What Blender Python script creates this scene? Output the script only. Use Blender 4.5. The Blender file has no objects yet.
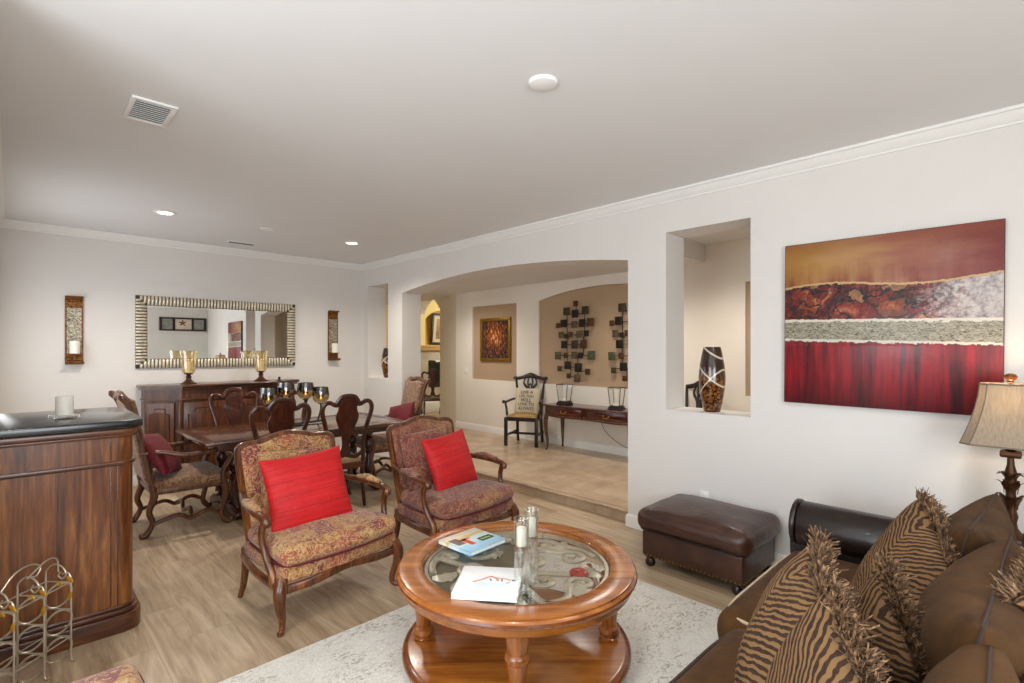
import bpy, bmesh, math, random
from mathutils import Vector, Matrix, noise
PI = math.pi
R = math.radians
scene = bpy.context.scene
COL = scene.collection
rng = random.Random(7)

# ------------------------------------------------------------------ camera
cam_d = bpy.data.cameras.new('camera')
cam_d.sensor_fit = 'HORIZONTAL'
cam_d.sensor_width = 36.0
cam_d.lens = 510.0 / 1024.0 * 36.0
cam_d.shift_y = 8.5 / 1024.0
cam_d.clip_start = 0.05
cam = bpy.data.objects.new('camera', cam_d)
COL.objects.link(cam)
cam.location = (0.0, 0.0, 1.6)
cam.rotation_euler = (R(90), 0, -R(44.5))
scene.camera = cam

# ------------------------------------------------------------------ world, light, exposure
scene.view_settings.view_transform = 'Standard'
scene.view_settings.look = 'None'
scene.view_settings.gamma = 1.0
scene.view_settings.use_curve_mapping = False
scene.view_settings.exposure = 0.05
scene.cycles.use_denoising = True
scene.cycles.max_bounces = 10
scene.cycles.diffuse_bounces = 6
scene.cycles.transparent_max_bounces = 12
scene.cycles.sample_clamp_indirect = 6.0
world = bpy.data.worlds.new('world')
scene.world = world
world.use_nodes = True
bgn = world.node_tree.nodes['Background']
bgn.inputs[0].default_value = (0.75, 0.85, 1.0, 1)
bgn.inputs[1].default_value = 1.0

def area_light(name, loc, target, sx, sy, power, color=(1, 1, 1), spread=180):
    d = bpy.data.lights.new(name, 'AREA')
    d.shape = 'RECTANGLE'; d.size = sx; d.size_y = sy
    d.energy = power; d.color = color; d.spread = R(spread)
    o = bpy.data.objects.new(name, d); COL.objects.link(o)
    o.location = loc
    o.rotation_euler = (Vector(target) - Vector(loc)).to_track_quat('-Z', 'Y').to_euler()
    return o

def spot_light(name, loc, power, color=(1, .86, .68), angle=120, blend=.8, size=.06):
    d = bpy.data.lights.new(name, 'SPOT')
    d.energy = power; d.color = color; d.spot_size = R(angle); d.spot_blend = blend; d.shadow_soft_size = size
    o = bpy.data.objects.new(name, d); COL.objects.link(o); o.location = loc
    return o

# daylight through the window bands of the front wall and of the left wall beside the camera
area_light('front_window_daylight', (-0.1, -2.12, 1.6), (-0.1, 5, 1.6), 2.7, 1.9, 128, (.9, .96, 1.0))
area_light('side_window_daylight', (-1.52, 1.1, 1.6), (5, 1.4, 1.6), 2.0, 1.9, 78, (.9, .96, 1.0))

area_light('dining_fill_light', (-0.13, 6.1, 1.65), (5, 6.1, 1.75), 1.7, 1.5, 17, (.95, .97, 1.0))  # added unseen fill lamp, brightens the back wall and dining ceiling
# added unseen fill spots near the camera, to brighten rug and floor
for i_, p_ in enumerate(((.9, 1.0, 2.88), (2.3, .15, 2.88), (.1, 1.85, 2.88))):
    spot_light('living_fill_spot', p_, 42, (1, .96, .91), 150, .9, .08)

# ------------------------------------------------------------------ materials
def lin(c):
    if isinstance(c, str):
        c = c.lstrip('#'); c = [int(c[i:i + 2], 16) / 255 for i in (0, 2, 4)]
        return tuple(x / 12.92 if x <= .04045 else ((x + .055) / 1.055) ** 2.4 for x in c) + (1,)
    return tuple(c) + (1,) if len(c) == 3 else tuple(c)

class NT:
    def __init__(s, name):
        s.m = bpy.data.materials.new(name); s.m.use_nodes = True
        s.t = s.m.node_tree; s.b = s.t.nodes['Principled BSDF']; s.out = s.t.nodes['Material Output']
    def n(s, typ, ins=None, out=0, **pr):
        nd = s.t.nodes.new('ShaderNode' + typ)
        for k, v in pr.items(): setattr(nd, k, v)
        for k, v in (ins or {}).items():
            sock = nd.inputs[k]
            if isinstance(v, bpy.types.NodeSocket): s.t.links.new(v, sock)
            else:
                try: sock.default_value = v
                except Exception: sock.default_value = v[:3] if hasattr(v, '__len__') else v
        return nd.outputs[out]
    def math(s, op, a, b=0.0, c=0.0, clamp=False):
        return s.n('Math', {0: a, 1: b, 2: c}, operation=op, use_clamp=clamp)
    def ramp(s, fac, stops, interp='LINEAR'):
        nd = s.t.nodes.new('ShaderNodeValToRGB'); cr = nd.color_ramp; cr.interpolation = interp
        while len(cr.elements) < len(stops): cr.elements.new(1.0)
        for e, (p, c) in zip(cr.elements, stops):
            e.position = p; e.color = lin(c) if not isinstance(c, (int, float)) else (c, c, c, 1)
        s.t.links.new(fac, nd.inputs[0]); return nd.outputs[0]
    def mix(s, fac, a, b, blend='MIX'):
        return s.n('Mix', {0: fac, 6: a if isinstance(a, bpy.types.NodeSocket) else lin(a), 7: b if isinstance(b, bpy.types.NodeSocket) else lin(b)}, out=2, data_type='RGBA', blend_type=blend)
    def coord(s, which='Object'):
        return s.n('TexCoord', out={'Generated': 0, 'Object': 3}[which])
    def mapv(s, vec, scale=(1, 1, 1), rot=(0, 0, 0), loc=(0, 0, 0)):
        return s.n('Mapping', {0: vec, 1: loc, 2: rot, 3: scale})
    def noise(s, vec, scale, detail=4, rough=.55, dist=0, out=0):
        return s.n('TexNoise', {'Vector': vec, 'Scale': scale, 'Detail': detail, 'Roughness': rough, 'Distortion': dist}, out=out)
    def xyz(s, vec):
        nd = s.t.nodes.new('ShaderNodeSeparateXYZ'); s.t.links.new(vec, nd.inputs[0]); return nd.outputs
    def vec(s, x, y, z):
        return s.n('CombineXYZ', {0: x, 1: y, 2: z})
    def bump(s, h, strength=.3, dist=.01):
        nrm = s.n('Bump', {'Height': h, 'Strength': strength, 'Distance': dist}); s.t.links.new(nrm, s.b.inputs['Normal'])
    def set(s, **kw):
        names = dict(color='Base Color', rough='Roughness', metal='Metallic', coat='Coat Weight', coatr='Coat Roughness', sheen='Sheen Weight',
                     spec='Specular IOR Level', trans='Transmission Weight', ior='IOR', ecol='Emission Color', estr='Emission Strength', alpha='Alpha', sheenr='Sheen Roughness', sub='Subsurface Weight')
        for k, v in kw.items():
            sk = s.b.inputs[names[k]]
            if isinstance(v, bpy.types.NodeSocket): s.t.links.new(v, sk)
            else: sk.default_value = lin(v) if k in ('color', 'ecol') else v
        return s

def plain(name, color, rough=.5, metal=0, vary=.06, scale=12, bump=0, **kw):
    s = NT(name); co = s.coord()
    nz = s.noise(co, scale, 3)
    c = lin(color)
    lo = tuple(x * (1 - vary) for x in c[:3]); hi = tuple(min(1, x * (1 + vary)) for x in c[:3])
    s.set(color=s.ramp(nz, [(.3, lo), (.7, hi)]), rough=rough, metal=metal, **kw)
    if bump: s.bump(s.noise(co, scale * 8, 3), bump, .004)
    return s.m

def wood(name, dark, mid, light, axis='Z', scale=1.0, rough=.32, coat=.25, contrast=1.0):
    s = NT(name); co = s.coord()
    sc = {'X': (1.2, 14, 14), 'Y': (14, 1.2, 14), 'Z': (14, 14, 1.2)}[axis]
    v = s.mapv(co, tuple(k * scale for k in sc))
    a = s.noise(v, 1.0, 5, .6, 1.2)
    b = s.noise(s.mapv(co, tuple(k * scale * 5 for k in sc)), 1.0, 3, .6)
    f = s.math('ADD', s.math('MULTIPLY', a, .75), s.math('MULTIPLY', b, .25))
    w = .16 / contrast
    col = s.ramp(f, [(.5 - w, dark), (.5, mid), (.5 + w, light)])
    s.set(color=col, rough=rough, coat=coat, coatr=.15)
    s.bump(b, .06, .003)
    return s.m

M = {}
M['wall'] = plain('wall_paint', '#dbd7d2', .9, vary=.012, scale=3, bump=.05)
M['ceiling'] = plain('ceiling_paint', '#e1e2e2', .95, vary=.01, scale=3, bump=.04)
M['trim'] = plain('white_trim_paint', '#e9e8e4', .45, vary=.01)
M['cream'] = plain('cream_hall_paint', '#e6dfd3', .9, vary=.012, scale=3)
M['tan'] = plain('tan_niche_paint', '#b0967a', .9, vary=.02, scale=3)
M['yellow'] = plain('yellow_family_room_paint', '#e8d596', .9, vary=.02, scale=3)
M['mahogany'] = wood('mahogany', '#160805', '#3a170c', '#5c2815', 'Z', 1.0, .28, .3)
M['mahogany_x'] = wood('mahogany_along', '#1a0a06', '#431c0f', '#64301a', 'X', 1.0, .25, .35)
M['walnut'] = wood('carved_walnut', '#2c1409', '#5a3018', '#83502a', 'Z', 1.3, .33, .25)
M['oak'] = wood('bergere_walnut', '#2a1307', '#5a3016', '#875024', 'Z', 1.6, .3, .3)
M['bar'] = wood('bar_veneer', '#2e1508', '#6a3a16', '#99622c', 'Z', .9, .33, .25, 1.0)
M['bar_x'] = wood('bar_rail_wood', '#2a1208', '#5a3018', '#85502a', 'X', .8, .28, .3)
M['side'] = wood('sideboard_walnut', '#251008', '#4f2a14', '#784522', 'Z', .9, .35, .2)
M['side_x'] = wood('sideboard_walnut_along', '#251008', '#4f2a14', '#784522', 'X', .9, .3, .3)
M['table_x'] = wood('dining_top_wood', '#2b140a', '#55301a', '#774a2b', 'X', .8, .2, .5)
M['honey'] = wood('honey_pine', '#5f300e', '#98571f', '#ba7833', 'X', .7, .25, .5, .8)
M['honey_z'] = wood('honey_pine_upright', '#5f300e', '#96551f', '#b57230', 'Z', .7, .25, .5, .8)
M['honey_edge'] = wood('honey_pine_dark_edge', '#3e1b06', '#74390f', '#96551d', 'X', .6, .25, .5, .8)
M['ebony'] = wood('ebonised_wood', '#0c0706', '#1f120d', '#33211a', 'Z', 1.0, .35, .2)
M['redwood'] = wood('console_cherry', '#200a05', '#471b0d', '#6b2f17', 'X', 1.0, .22, .45)
M['black'] = plain('black_matte', '#0b0b0b', .5)
M['iron'] = plain('wrought_iron', '#3a342c', .45, .7, vary=.2, scale=30)
M['pewter'] = plain('pewter_scrollwork', '#bbb3a1', .32, .6, vary=.15, scale=18)
M['silver'] = plain('brushed_silver_wire', '#c4bba8', .32, .7, vary=.1)
M['brass'] = plain('brass', '#c9a354', .25, 1.0)
M['goldleaf'] = plain('gold_leaf_paint', '#c7952c', .4, .5, vary=.2, scale=40)
M['gold'] = plain('antique_gold_frame', '#8f6c22', .4, .7, vary=.3, scale=30, bump=.3)
M['champagne'] = plain('champagne_silver_frame', '#d2c9b4', .3, .4, vary=.25, scale=25)
M['champ_gap_shade'] = plain('silver_rib_gap_shade', '#3b342a', .45, .5, vary=.25, scale=25)  # shade in the gaps between the ribs, put into a darker silver
M['bronze'] = plain('aged_bronze', '#4a2c18', .4, .6, vary=.35, scale=25)
M['wax'] = plain('white_wax', '#efeade', .5, sub=.0)
M['whiteplastic'] = plain('white_plastic', '#ececea', .4, vary=.01)
M['nail'] = plain('brass_nails', '#b0915a', .3, 1.0)
M['red'] = None

def glass(name, tint=(1, 1, 1), rough=0.02, opacity=.12, fres=.4):
    s = NT(name)
    tr = s.n('BsdfTransparent', {0: lin(tint)})
    gl = s.n('BsdfGlossy', {0: (1, 1, 1, 1), 1: rough})
    lw = s.n('LayerWeight', {0: .35}, out=1)
    f = s.math('ADD', s.math('MULTIPLY', lw, fres), opacity, clamp=True)
    mx = s.n('MixShader', {0: f, 1: tr, 2: gl})
    s.t.links.new(mx, s.out.inputs[0])
    return s.m
M['glass'] = glass('clear_glass', (.96, .97, .96), .03, .09)
M['amber'] = glass('amber_glass', (.97, .91, .76), .05, .1)
M['pane'] = glass('window_pane', (.98, .99, 1), .01, .02)
M['tabletop_glass'] = glass('table_glass', (.985, .99, .98), .02, .01, .16)

def smoky():
    s = NT('smoked_mercury_glass'); z = s.xyz(s.coord('Generated'))[2]
    tr = s.n('BsdfTransparent', {0: s.ramp(z, [(0, '#f3ecda'), (.5, '#e2d8c0'), (.64, '#4a433b'), (1, '#141414')])})
    gl = s.n('BsdfGlossy', {0: (.9, .9, .9, 1), 1: .06})
    f = s.ramp(z, [(0, .12), (.6, .16), (.8, .2), (.9, .22), (1, .3)])
    s.t.links.new(s.n('MixShader', {0: f, 1: tr, 2: gl}), s.out.inputs[0]); return s.m
M['smoky'] = smoky()

def mirror_m():
    s = NT('mirror_silvering'); s.set(color='#eef0ee', rough=.0, metal=1.0); return s.m
M['mirror'] = mirror_m()

def emit(name, col, st):
    s = NT(name); s.set(color='#ffffff', ecol=col, estr=st); return s.m
M['bulb'] = emit('lit_downlight_lens', '#fff0d8', 9.0)
M['flame'] = emit('lit_candle_flame', '#ffb65a', 6.0)

def silk_red(name, c0, c1):
    s = NT(name); co = s.coord()
    x = s.xyz(co)
    a = s.noise(s.mapv(co, (4, 60, 4)), 1, 3)
    lines = s.math('PINGPONG', s.math('ADD', x[1], s.math('MULTIPLY', s.noise(co, 6, 2), .03)), .045)
    seam = s.math('LESS_THAN', lines, .0022)
    col = s.ramp(a, [(.3, c0), (.7, c1)])
    s.set(color=s.mix(s.math('MULTIPLY', seam, .35), col, '#5a0a08'), rough=.6, spec=.3, sheen=.03)
    s.bump(s.math('ADD', s.math('MULTIPLY', s.noise(co, 9, 3, .6), 1), s.math('MULTIPLY', seam, -.4)), .55, .02)
    return s.m
M['red'] = silk_red('red_pleated_silk', '#a90f14', '#c41d1f')
M['wine'] = silk_red('wine_red_fabric', '#540c16', '#741824')

def tapestry(name, seed, cols, scale=5.0, dark_line='#5e1a20', lightf=.6):
    s = NT(name); co = s.mapv(s.coord(), (1, 1, 1), (.2, .15, .3), (seed, seed * .7, 0))
    dco = s.n('VectorMath', {0: co, 1: s.n('VectorMath', {0: s.noise(co, 7, 2, out=1), 1: (.04, .04, .04)}, operation='MULTIPLY')}, operation='ADD')
    vo = s.t.nodes.new('ShaderNodeTexVoronoi'); vo.distance = 'CHEBYCHEV'; vo.inputs['Scale'].default_value = scale; vo.inputs['Randomness'].default_value = .8
    s.t.links.new(dco, vo.inputs['Vector'])
    cell = s.xyz(vo.outputs[1])
    n = len(cols)
    base = s.ramp(cell[0], [(i / n, c) for i, c in enumerate(cols)], 'CONSTANT')
    alt = s.ramp(cell[1], [(i / n, c) for i, c in enumerate(cols[::-1])], 'CONSTANT')
    fig = s.noise(co, 24, 3, .6, 2.5)
    wav = s.n('TexWave', {'Vector': co, 'Scale': 34.0, 'Distortion': 14.0, 'Detail': 2.0}, out=1, wave_type='RINGS')
    l1 = s.math('LESS_THAN', s.math('ABSOLUTE', s.math('SUBTRACT', s.noise(co, 10, 2, .5, 2.0), .5)), .03)
    l2 = s.math('LESS_THAN', s.math('ABSOLUTE', s.math('SUBTRACT', s.noise(s.mapv(co, loc=(3, 1, 2)), 14, 2, .5, 2.4), .5)), .032)
    m1 = s.math('MULTIPLY', s.math('GREATER_THAN', fig, .53), .5)
    col = s.mix(m1, base, alt)
    col = s.mix(s.math('MULTIPLY', l1, .75), col, dark_line); col = s.mix(s.math('MULTIPLY', l2, lightf), col, '#d0b380')
    col = s.mix(s.math('MULTIPLY', s.math('GREATER_THAN', wav, .7), .25), col, '#5b2622')
    wear = s.noise(co, 3.5, 3)
    col = s.mix(s.math('MULTIPLY', wear, .3), col, '#8d5a3c')
    s.set(color=col, rough=.85, sheen=.2)
    s.bump(s.noise(co, 240, 2), .25, .002)
    return s.m
M['tap_gold'] = tapestry('gold_tapestry', 1.3, ['#a8763c', '#9a5f3c', '#b28c54', '#701f28', '#b0813f', '#9c4a38', '#a97b45'], 9)
M['tap_wine'] = tapestry('wine_tapestry', 4.1, ['#6d2a2c', '#8d5840', '#5e1d24', '#7d4338', '#9a6c42', '#74343a', '#84433a'], 9, '#4d141c', .28)
M['tap_mute'] = tapestry('muted_tapestry', 7.7, ['#7d6248', '#6d5342', '#86694a', '#5d4136', '#786048', '#6b4e3d'], 22)

def velvet(name, c0, c1, sc=5):
    s = NT(name); co = s.coord()
    a = s.noise(co, sc * 1.3, 5, .6, .3)
    s.set(color=s.ramp(a, [(.28, c0), (.72, c1)]), rough=.95, spec=.15, sheen=.03)
    s.bump(s.noise(co, 220, 2), .15, .002)
    return s.m
M['velvet'] = velvet('brown_chenille', '#3a2512', '#593d21')
M['velvet_d'] = velvet('dark_brown_chenille', '#38230e', '#4f3419')
M['piping'] = plain('ivory_piping', '#b8a58c', .8)
M['piping_d'] = plain('dark_piping', '#3a2a22', .8)

def zebra():
    s = NT('zebra_print'); co = s.coord(); x = s.xyz(co)
    nz = s.noise(co, 7, 3, .5)
    ax = s.math('ABSOLUTE', s.math('ADD', x[0], s.math('MULTIPLY', s.math('SUBTRACT', nz, .5), .06)))
    ph = s.math('ADD', s.math('MULTIPLY', x[1], 1.0), s.math('MULTIPLY', ax, -.75))
    ph = s.math('ADD', ph, s.math('MULTIPLY', s.noise(co, 8, 3), .075))
    sn = s.math('SINE', s.math('MULTIPLY', ph, 2 * PI / .0235))
    sn = s.math('ADD', sn, s.math('MULTIPLY', s.math('SUBTRACT', s.noise(co, 18, 3), .5), 2.6))
    f = s.math('MULTIPLY_ADD', sn, .5, .5)
    col = s.ramp(f, [(.42, '#2a1c18'), (.56, '#80623f')])
    col = s.mix(s.math('MULTIPLY', s.noise(co, 60, 2), .3), col, '#6d5340')
    s.set(color=col, rough=.9, spec=.2)
    s.bump(s.noise(co, 200, 2), .2, .002); return s.m
M['zebra'] = zebra()
def fringe_m():
    s = NT('tan_bullion_fringe'); a = s.noise(s.coord(), 55, 2)
    s.set(color=s.ramp(a, [(.35, '#38281b'), (.5, '#6a4d33'), (.65, '#967453')]), rough=.8); return s.m
M['fringe'] = fringe_m()

def leather(name, c0, c1, rough=.38, bmp=.35):
    s = NT(name); co = s.coord()
    a = s.noise(co, 5, 4, .6, .4)
    s.set(color=s.ramp(a, [(.3, c0), (.72, c1)]), rough=rough, coat=.1)
    cr = s.noise(co, 9, 3, .7, 1.5)
    s.bump(s.math('ADD', s.math('MULTIPLY', cr, 1.0), s.math('MULTIPLY', s.noise(co, 160, 2), .08)), bmp, .015); return s.m
M['leather'] = leather('brown_leather', '#2b1810', '#4b2c1e')
M['leather_d'] = leather('black_brown_leather', '#130c09', '#20140f', .36, .12)

def granite():
    s = NT('polished_black_granite'); co = s.coord()
    a = s.noise(co, 90, 2)
    s.set(color=s.ramp(a, [(.55, '#151618'), (.75, '#2b2b2b')]), rough=.2, coat=.3, coatr=.12); return s.m
M['granite'] = granite()

def floor_wood():
    s = NT('greige_plank_floor'); x = s.xyz(s.coord())
    v = s.vec(x[1], x[0], 0.0)
    br = s.t.nodes.new('ShaderNodeTexBrick'); br.offset = .37; br.inputs['Scale'].default_value = 1.0
    br.inputs['Brick Width'].default_value = 1.25; br.inputs['Row Height'].default_value = .185; br.inputs['Mortar Size'].default_value = .0016
    br.inputs['Color1'].default_value = (0, 0, 0, 1); br.inputs['Color2'].default_value = (1, 1, 1, 1); br.inputs['Mortar'].default_value = (.5, .5, .5, 1)
    s.t.links.new(v, br.inputs['Vector'])
    tone = s.xyz(br.outputs[0])[0]
    off = s.vec(s.math('MULTIPLY', tone, 7.0), s.math('MULTIPLY', tone, 3.0), 0.0)
    gv = s.n('VectorMath', {0: s.coord(), 1: off}, operation='ADD')
    g = s.noise(s.mapv(gv, (11, 1.1, 1)), 1.0, 6, .62, 1.3)
    g2 = s.noise(s.mapv(gv, (70, 3.5, 1)), 1.0, 3, .6)
    f = s.math('ADD', s.math('ADD', s.math('MULTIPLY', g, .65), s.math('MULTIPLY', g2, .2)), s.math('MULTIPLY', tone, .14))
    col = s.ramp(f, [(.34, '#8b745b'), (.48, '#ac957a'), (.62, '#c2ae92'), (.72, '#cbbaa1')])
    col = s.mix(s.math('MULTIPLY', br.outputs[1], .3), col, '#5f4f40')
    s.set(color=col, rough=.42, spec=.4); s.bump(s.math('SUBTRACT', g2, br.outputs[1]), .08, .004); return s.m
M['floor'] = floor_wood()

def floor_tile():
    s = NT('beige_hall_tile'); co = s.coord()
    br = s.t.nodes.new('ShaderNodeTexBrick'); br.offset = 0.0; br.inputs['Scale'].default_value = 1.0
    br.inputs['Brick Width'].default_value = .5; br.inputs['Row Height'].default_value = .5; br.inputs['Mortar Size'].default_value = .005
    br.inputs['Color1'].default_value = (.3, .3, .3, 1); br.inputs['Color2'].default_value = (.7, .7, .7, 1)
    s.t.links.new(s.mapv(co, loc=(.14, .2, 0)), br.inputs['Vector'])
    f = s.math('ADD', s.math('MULTIPLY', s.noise(co, 3.5, 5, .6), .8), s.math('MULTIPLY', s.xyz(br.outputs[0])[0], .2))
    col = s.ramp(f, [(.35, '#a28a70'), (.5, '#b79f84'), (.65, '#c6b197')])
    col = s.mix(s.math('MULTIPLY', br.outputs[1], .45), col, '#8d7a64')
    s.set(color=col, rough=.3); s.bump(s.math('SUBTRACT', 1.0, br.outputs[1]), .2, .003); return s.m
M['tile'] = floor_tile()

def rug_m():
    s = NT('ivory_distressed_pile'); co = s.coord()
    a = s.noise(s.mapv(co, (3.2, 5.5, 1)), 1, 4, .6, .8)
    b = s.noise(s.mapv(co, (26, 50, 1), (0, 0, .5)), 1, 3, .65, 1.2)
    mk = s.math('MULTIPLY', s.math('GREATER_THAN', b, .555), s.ramp(a, [(.4, 0.0), (.62, .7)]))
    col = s.mix(mk, s.ramp(s.noise(co, 60, 3), [(.3, '#e6e2d8'), (.7, '#f6f3ec')]), '#9a8972')
    s.set(color=col, rough=.95)
    s.bump(s.noise(co, 110, 3, .7), .7, .02); return s.m
M['rug'] = rug_m()

def painting():
    s = NT('abstract_red_canvas'); co = s.coord(); x = s.xyz(co)
    u = s.math('MULTIPLY_ADD', x[0], 1 / 1.13, .5); v = s.math('MULTIPLY_ADD', x[1], 1 / 1.11, .5)
    nz = s.noise(co, 5, 5, .65); nf = s.noise(co, 26, 4, .7)
    vv = s.math('ADD', v, s.math('MULTIPLY', s.math('SUBTRACT', nf, .5), .035))
    # upper field: gold turning to rose
    hz = s.noise(s.mapv(co, (2, 9, 1)), 1, 4)
    top = s.ramp(s.math('ADD', u, s.math('MULTIPLY', s.math('SUBTRACT', hz, .5), .7)), [(.05, '#a87c38'), (.35, '#b58d5c'), (.6, '#9a6350'), (1.0, '#712c2a')])
    drip = s.noise(s.mapv(co, (9, 1.3, 1)), 1, 4)
    gl = s.ramp(v, [(.74, 1.0), (.90, 0.0)])
    top = s.mix(s.math('MULTIPLY', gl, s.ramp(drip, [(.36, 0.05), (.6, .85)])), top, '#74261f')
    edge = s.ramp(v, [(.86, 0.0), (1.0, .6)])
    top = s.mix(edge, top, '#7c3a26')
    # lower field: red with dark drips
    st = s.noise(s.mapv(co, (13, .9, 1)), 1, 5, .6)
    low = s.ramp(st, [(.34, '#3a0f18'), (.46, '#6e101c'), (.58, '#98141f'), (.7, '#552331')])
    low = s.mix(s.ramp(v, [(0.0, .75), (.18, 0.0)]), low, '#380d16')
    # middle collage band
    cell = s.t.nodes.new('ShaderNodeTexVoronoi'); cell.inputs['Scale'].default_value = 6.0
    s.t.links.new(s.n('VectorMath', {0: s.mapv(co, (1.0, 1.7, 1), loc=(.37, .11, 0)), 1: s.n('VectorMath', {0: s.noise(co, 8, 3, out=1), 1: (.35, .35, 0)}, operation='MULTIPLY')}, operation='ADD'), cell.inputs['Vector'])
    cr = s.xyz(cell.outputs[1])
    mid = s.ramp(cr[0], [(0, '#4a0f10'), (.25, '#2a0d0b'), (.42, '#7a1714'), (.6, '#8a4a1e'), (.75, '#5a1512'), (.88, '#b08a5a')], 'CONSTANT')
    mid = s.mix(.6, mid, s.ramp(s.noise(co, 9, 5, .7, .8), [(.38, '#160807'), (.5, '#5e1511'), (.6, '#9a3a1c'), (.7, '#cfa268')]))
    ve = s.t.nodes.new('ShaderNodeTexVoronoi'); ve.feature = 'DISTANCE_TO_EDGE'; ve.inputs['Scale'].default_value = 6.0
    s.t.links.new(s.n('VectorMath', {0: s.mapv(co, (1.0, 1.7, 1), loc=(.37, .11, 0)), 1: s.n('VectorMath', {0: s.noise(co, 8, 3, out=1), 1: (.35, .35, 0)}, operation='MULTIPLY')}, operation='ADD'), ve.inputs['Vector'])
    crack = s.math('LESS_THAN', ve.outputs[0], s.math('MULTIPLY', nf, .06))
    mid = s.mix(crack, mid, '#160a08')
    pale = s.math('ADD', u, s.math('MULTIPLY', s.math('SUBTRACT', nf, .5), .5))
    mid = s.mix(s.ramp(pale, [(.66, 0.0), (.86, .85)]), mid, s.ramp(nf, [(.35, '#8f8486'), (.6, '#cfc6c2')]))
    # grey crackle band
    ck = s.noise(s.mapv(co, (30, 70, 1)), 1, 4, .7, 2.0)
    grey = s.ramp(ck, [(.38, '#3a352c'), (.47, '#8c8470'), (.65, '#b5ae9c')])
    # band limits
    b1 = s.math('ADD', .40, s.math('MULTIPLY', u, -.03)); b2 = s.math('ADD', .52, s.math('MULTIPLY', u, -.025)); 
    b3 = s.math('ADD', s.math('ADD', .725, s.math('MULTIPLY', u, .0)), s.math('MULTIPLY', s.math('SINE', s.math('MULTIPLY', u, 7.0)), .018))
    col = s.mix(s.math('GREATER_THAN', vv, b1), low, grey)
    col = s.mix(s.math('GREATER_THAN', vv, b2), col, mid)
    col = s.mix(s.math('GREATER_THAN', vv, b3), col, top)
    def lip(b, w, c, colr):
        return s.mix(s.math('LESS_THAN', s.math('ABSOLUTE', s.math('SUBTRACT', vv, b)), s.math('MULTIPLY', nf, w)), col, colr)
    col = lip(b1, .014, 0, '#cfc9ba'); col = lip(b2, .016, 0, '#d4ccbc'); col = lip(b3, .012, 0, '#c0a070')
    tex = s.math('MULTIPLY', s.math('GREATER_THAN', vv, .36), s.math('LESS_THAN', vv, b3))
    s.set(color=col, rough=.34, coat=.12, coatr=.15)
    s.bump(s.math('MULTIPLY', s.math('ADD', nf, crack), s.math('MULTIPLY_ADD', tex, .9, .05)), .6, .02); return s.m
M['painting'] = painting()

def city_picture():
    s = NT('night_street_print'); co = s.coord(); x = s.xyz(co)
    a = s.noise(s.mapv(co, (24, 11, 1)), 1, 5, .75)
    r = s.math('POWER', s.math('ADD', s.math('POWER', x[0], 2.0), s.math('POWER', s.math('SUBTRACT', x[1], .06), 2.0)), .5)
    w = s.math('SUBTRACT', 1.0, s.math('MULTIPLY', r, 3.0), clamp=True)
    f = s.math('ADD', s.math('MULTIPLY', a, .9), s.math('MULTIPLY', w, .14))
    col = s.ramp(f, [(.32, '#0d0f12'), (.44, '#2c2a26'), (.52, '#7a3418'), (.6, '#c7702a'), (.68, '#efe0b0')])
    b = s.noise(s.mapv(co, (30, 26, 1)), 1, 3)
    col = s.mix(s.ramp(b, [(.55, 0.0), (.7, .6)]), col, '#43556a')
    s.set(color=col, rough=.25); return s.m
M['city'] = city_picture()

def hammered(name, c0, c1):
    s = NT(name); co = s.coord()
    v = s.n('TexVoronoi', {'Vector': co, 'Scale': 70.0}); n = s.noise(co, 30, 3, .6, 2)
    s.set(color=s.ramp(n, [(.35, c0), (.65, c1)]), rough=.4, metal=.6); s.bump(n, .6, .01); return s.m
M['sconce_lattice'] = hammered('filigree_silver', '#4a4236', '#d0c6b0')
M['sconce_metal'] = hammered('burnished_copper', '#3c1d0e', '#a06a2c')
PATINA = [hammered('patina_black', '#1b1714', '#352d26'), hammered('patina_olive', '#2c2618', '#575036'), hammered('patina_copper', '#38230f', '#6b4a2a'),
          hammered('patina_green', '#393d2c', '#666a50'), hammered('patina_taupe', '#443a2c', '#766650')]

def vase_m():
    s = NT('mosaic_brown_vase'); co = s.coord(); x = s.xyz(co)
    v = s.n('TexVoronoi', {'Vector': co, 'Scale': 60.0}, out=1)
    z = x[2]
    tess = s.ramp(s.xyz(v)[0], [(0, '#2a1206'), (.35, '#6a3c14'), (.65, '#8a561f'), (.85, '#3a1a0a')], 'CONSTANT')
    dark = s.ramp(s.noise(co, 8, 2), [(.3, '#1d0d08'), (.7, '#3c1d10')])
    col = s.mix(s.ramp(z, [(.27, 1.0), (.36, 0.0)]), dark, tess)
    for k, (sl, off) in enumerate(((.9, .30), (-1.1, .24), (.7, .50))):
        d = s.math('ABSOLUTE', s.math('SUBTRACT', z, s.math('MULTIPLY_ADD', x[1], sl, off)))
        col = s.mix(s.math('LESS_THAN', d, .008), col, '#cdbfa8')
    s.set(color=col, rough=.15, coat=.6); return s.m
M['vase'] = vase_m()

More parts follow.
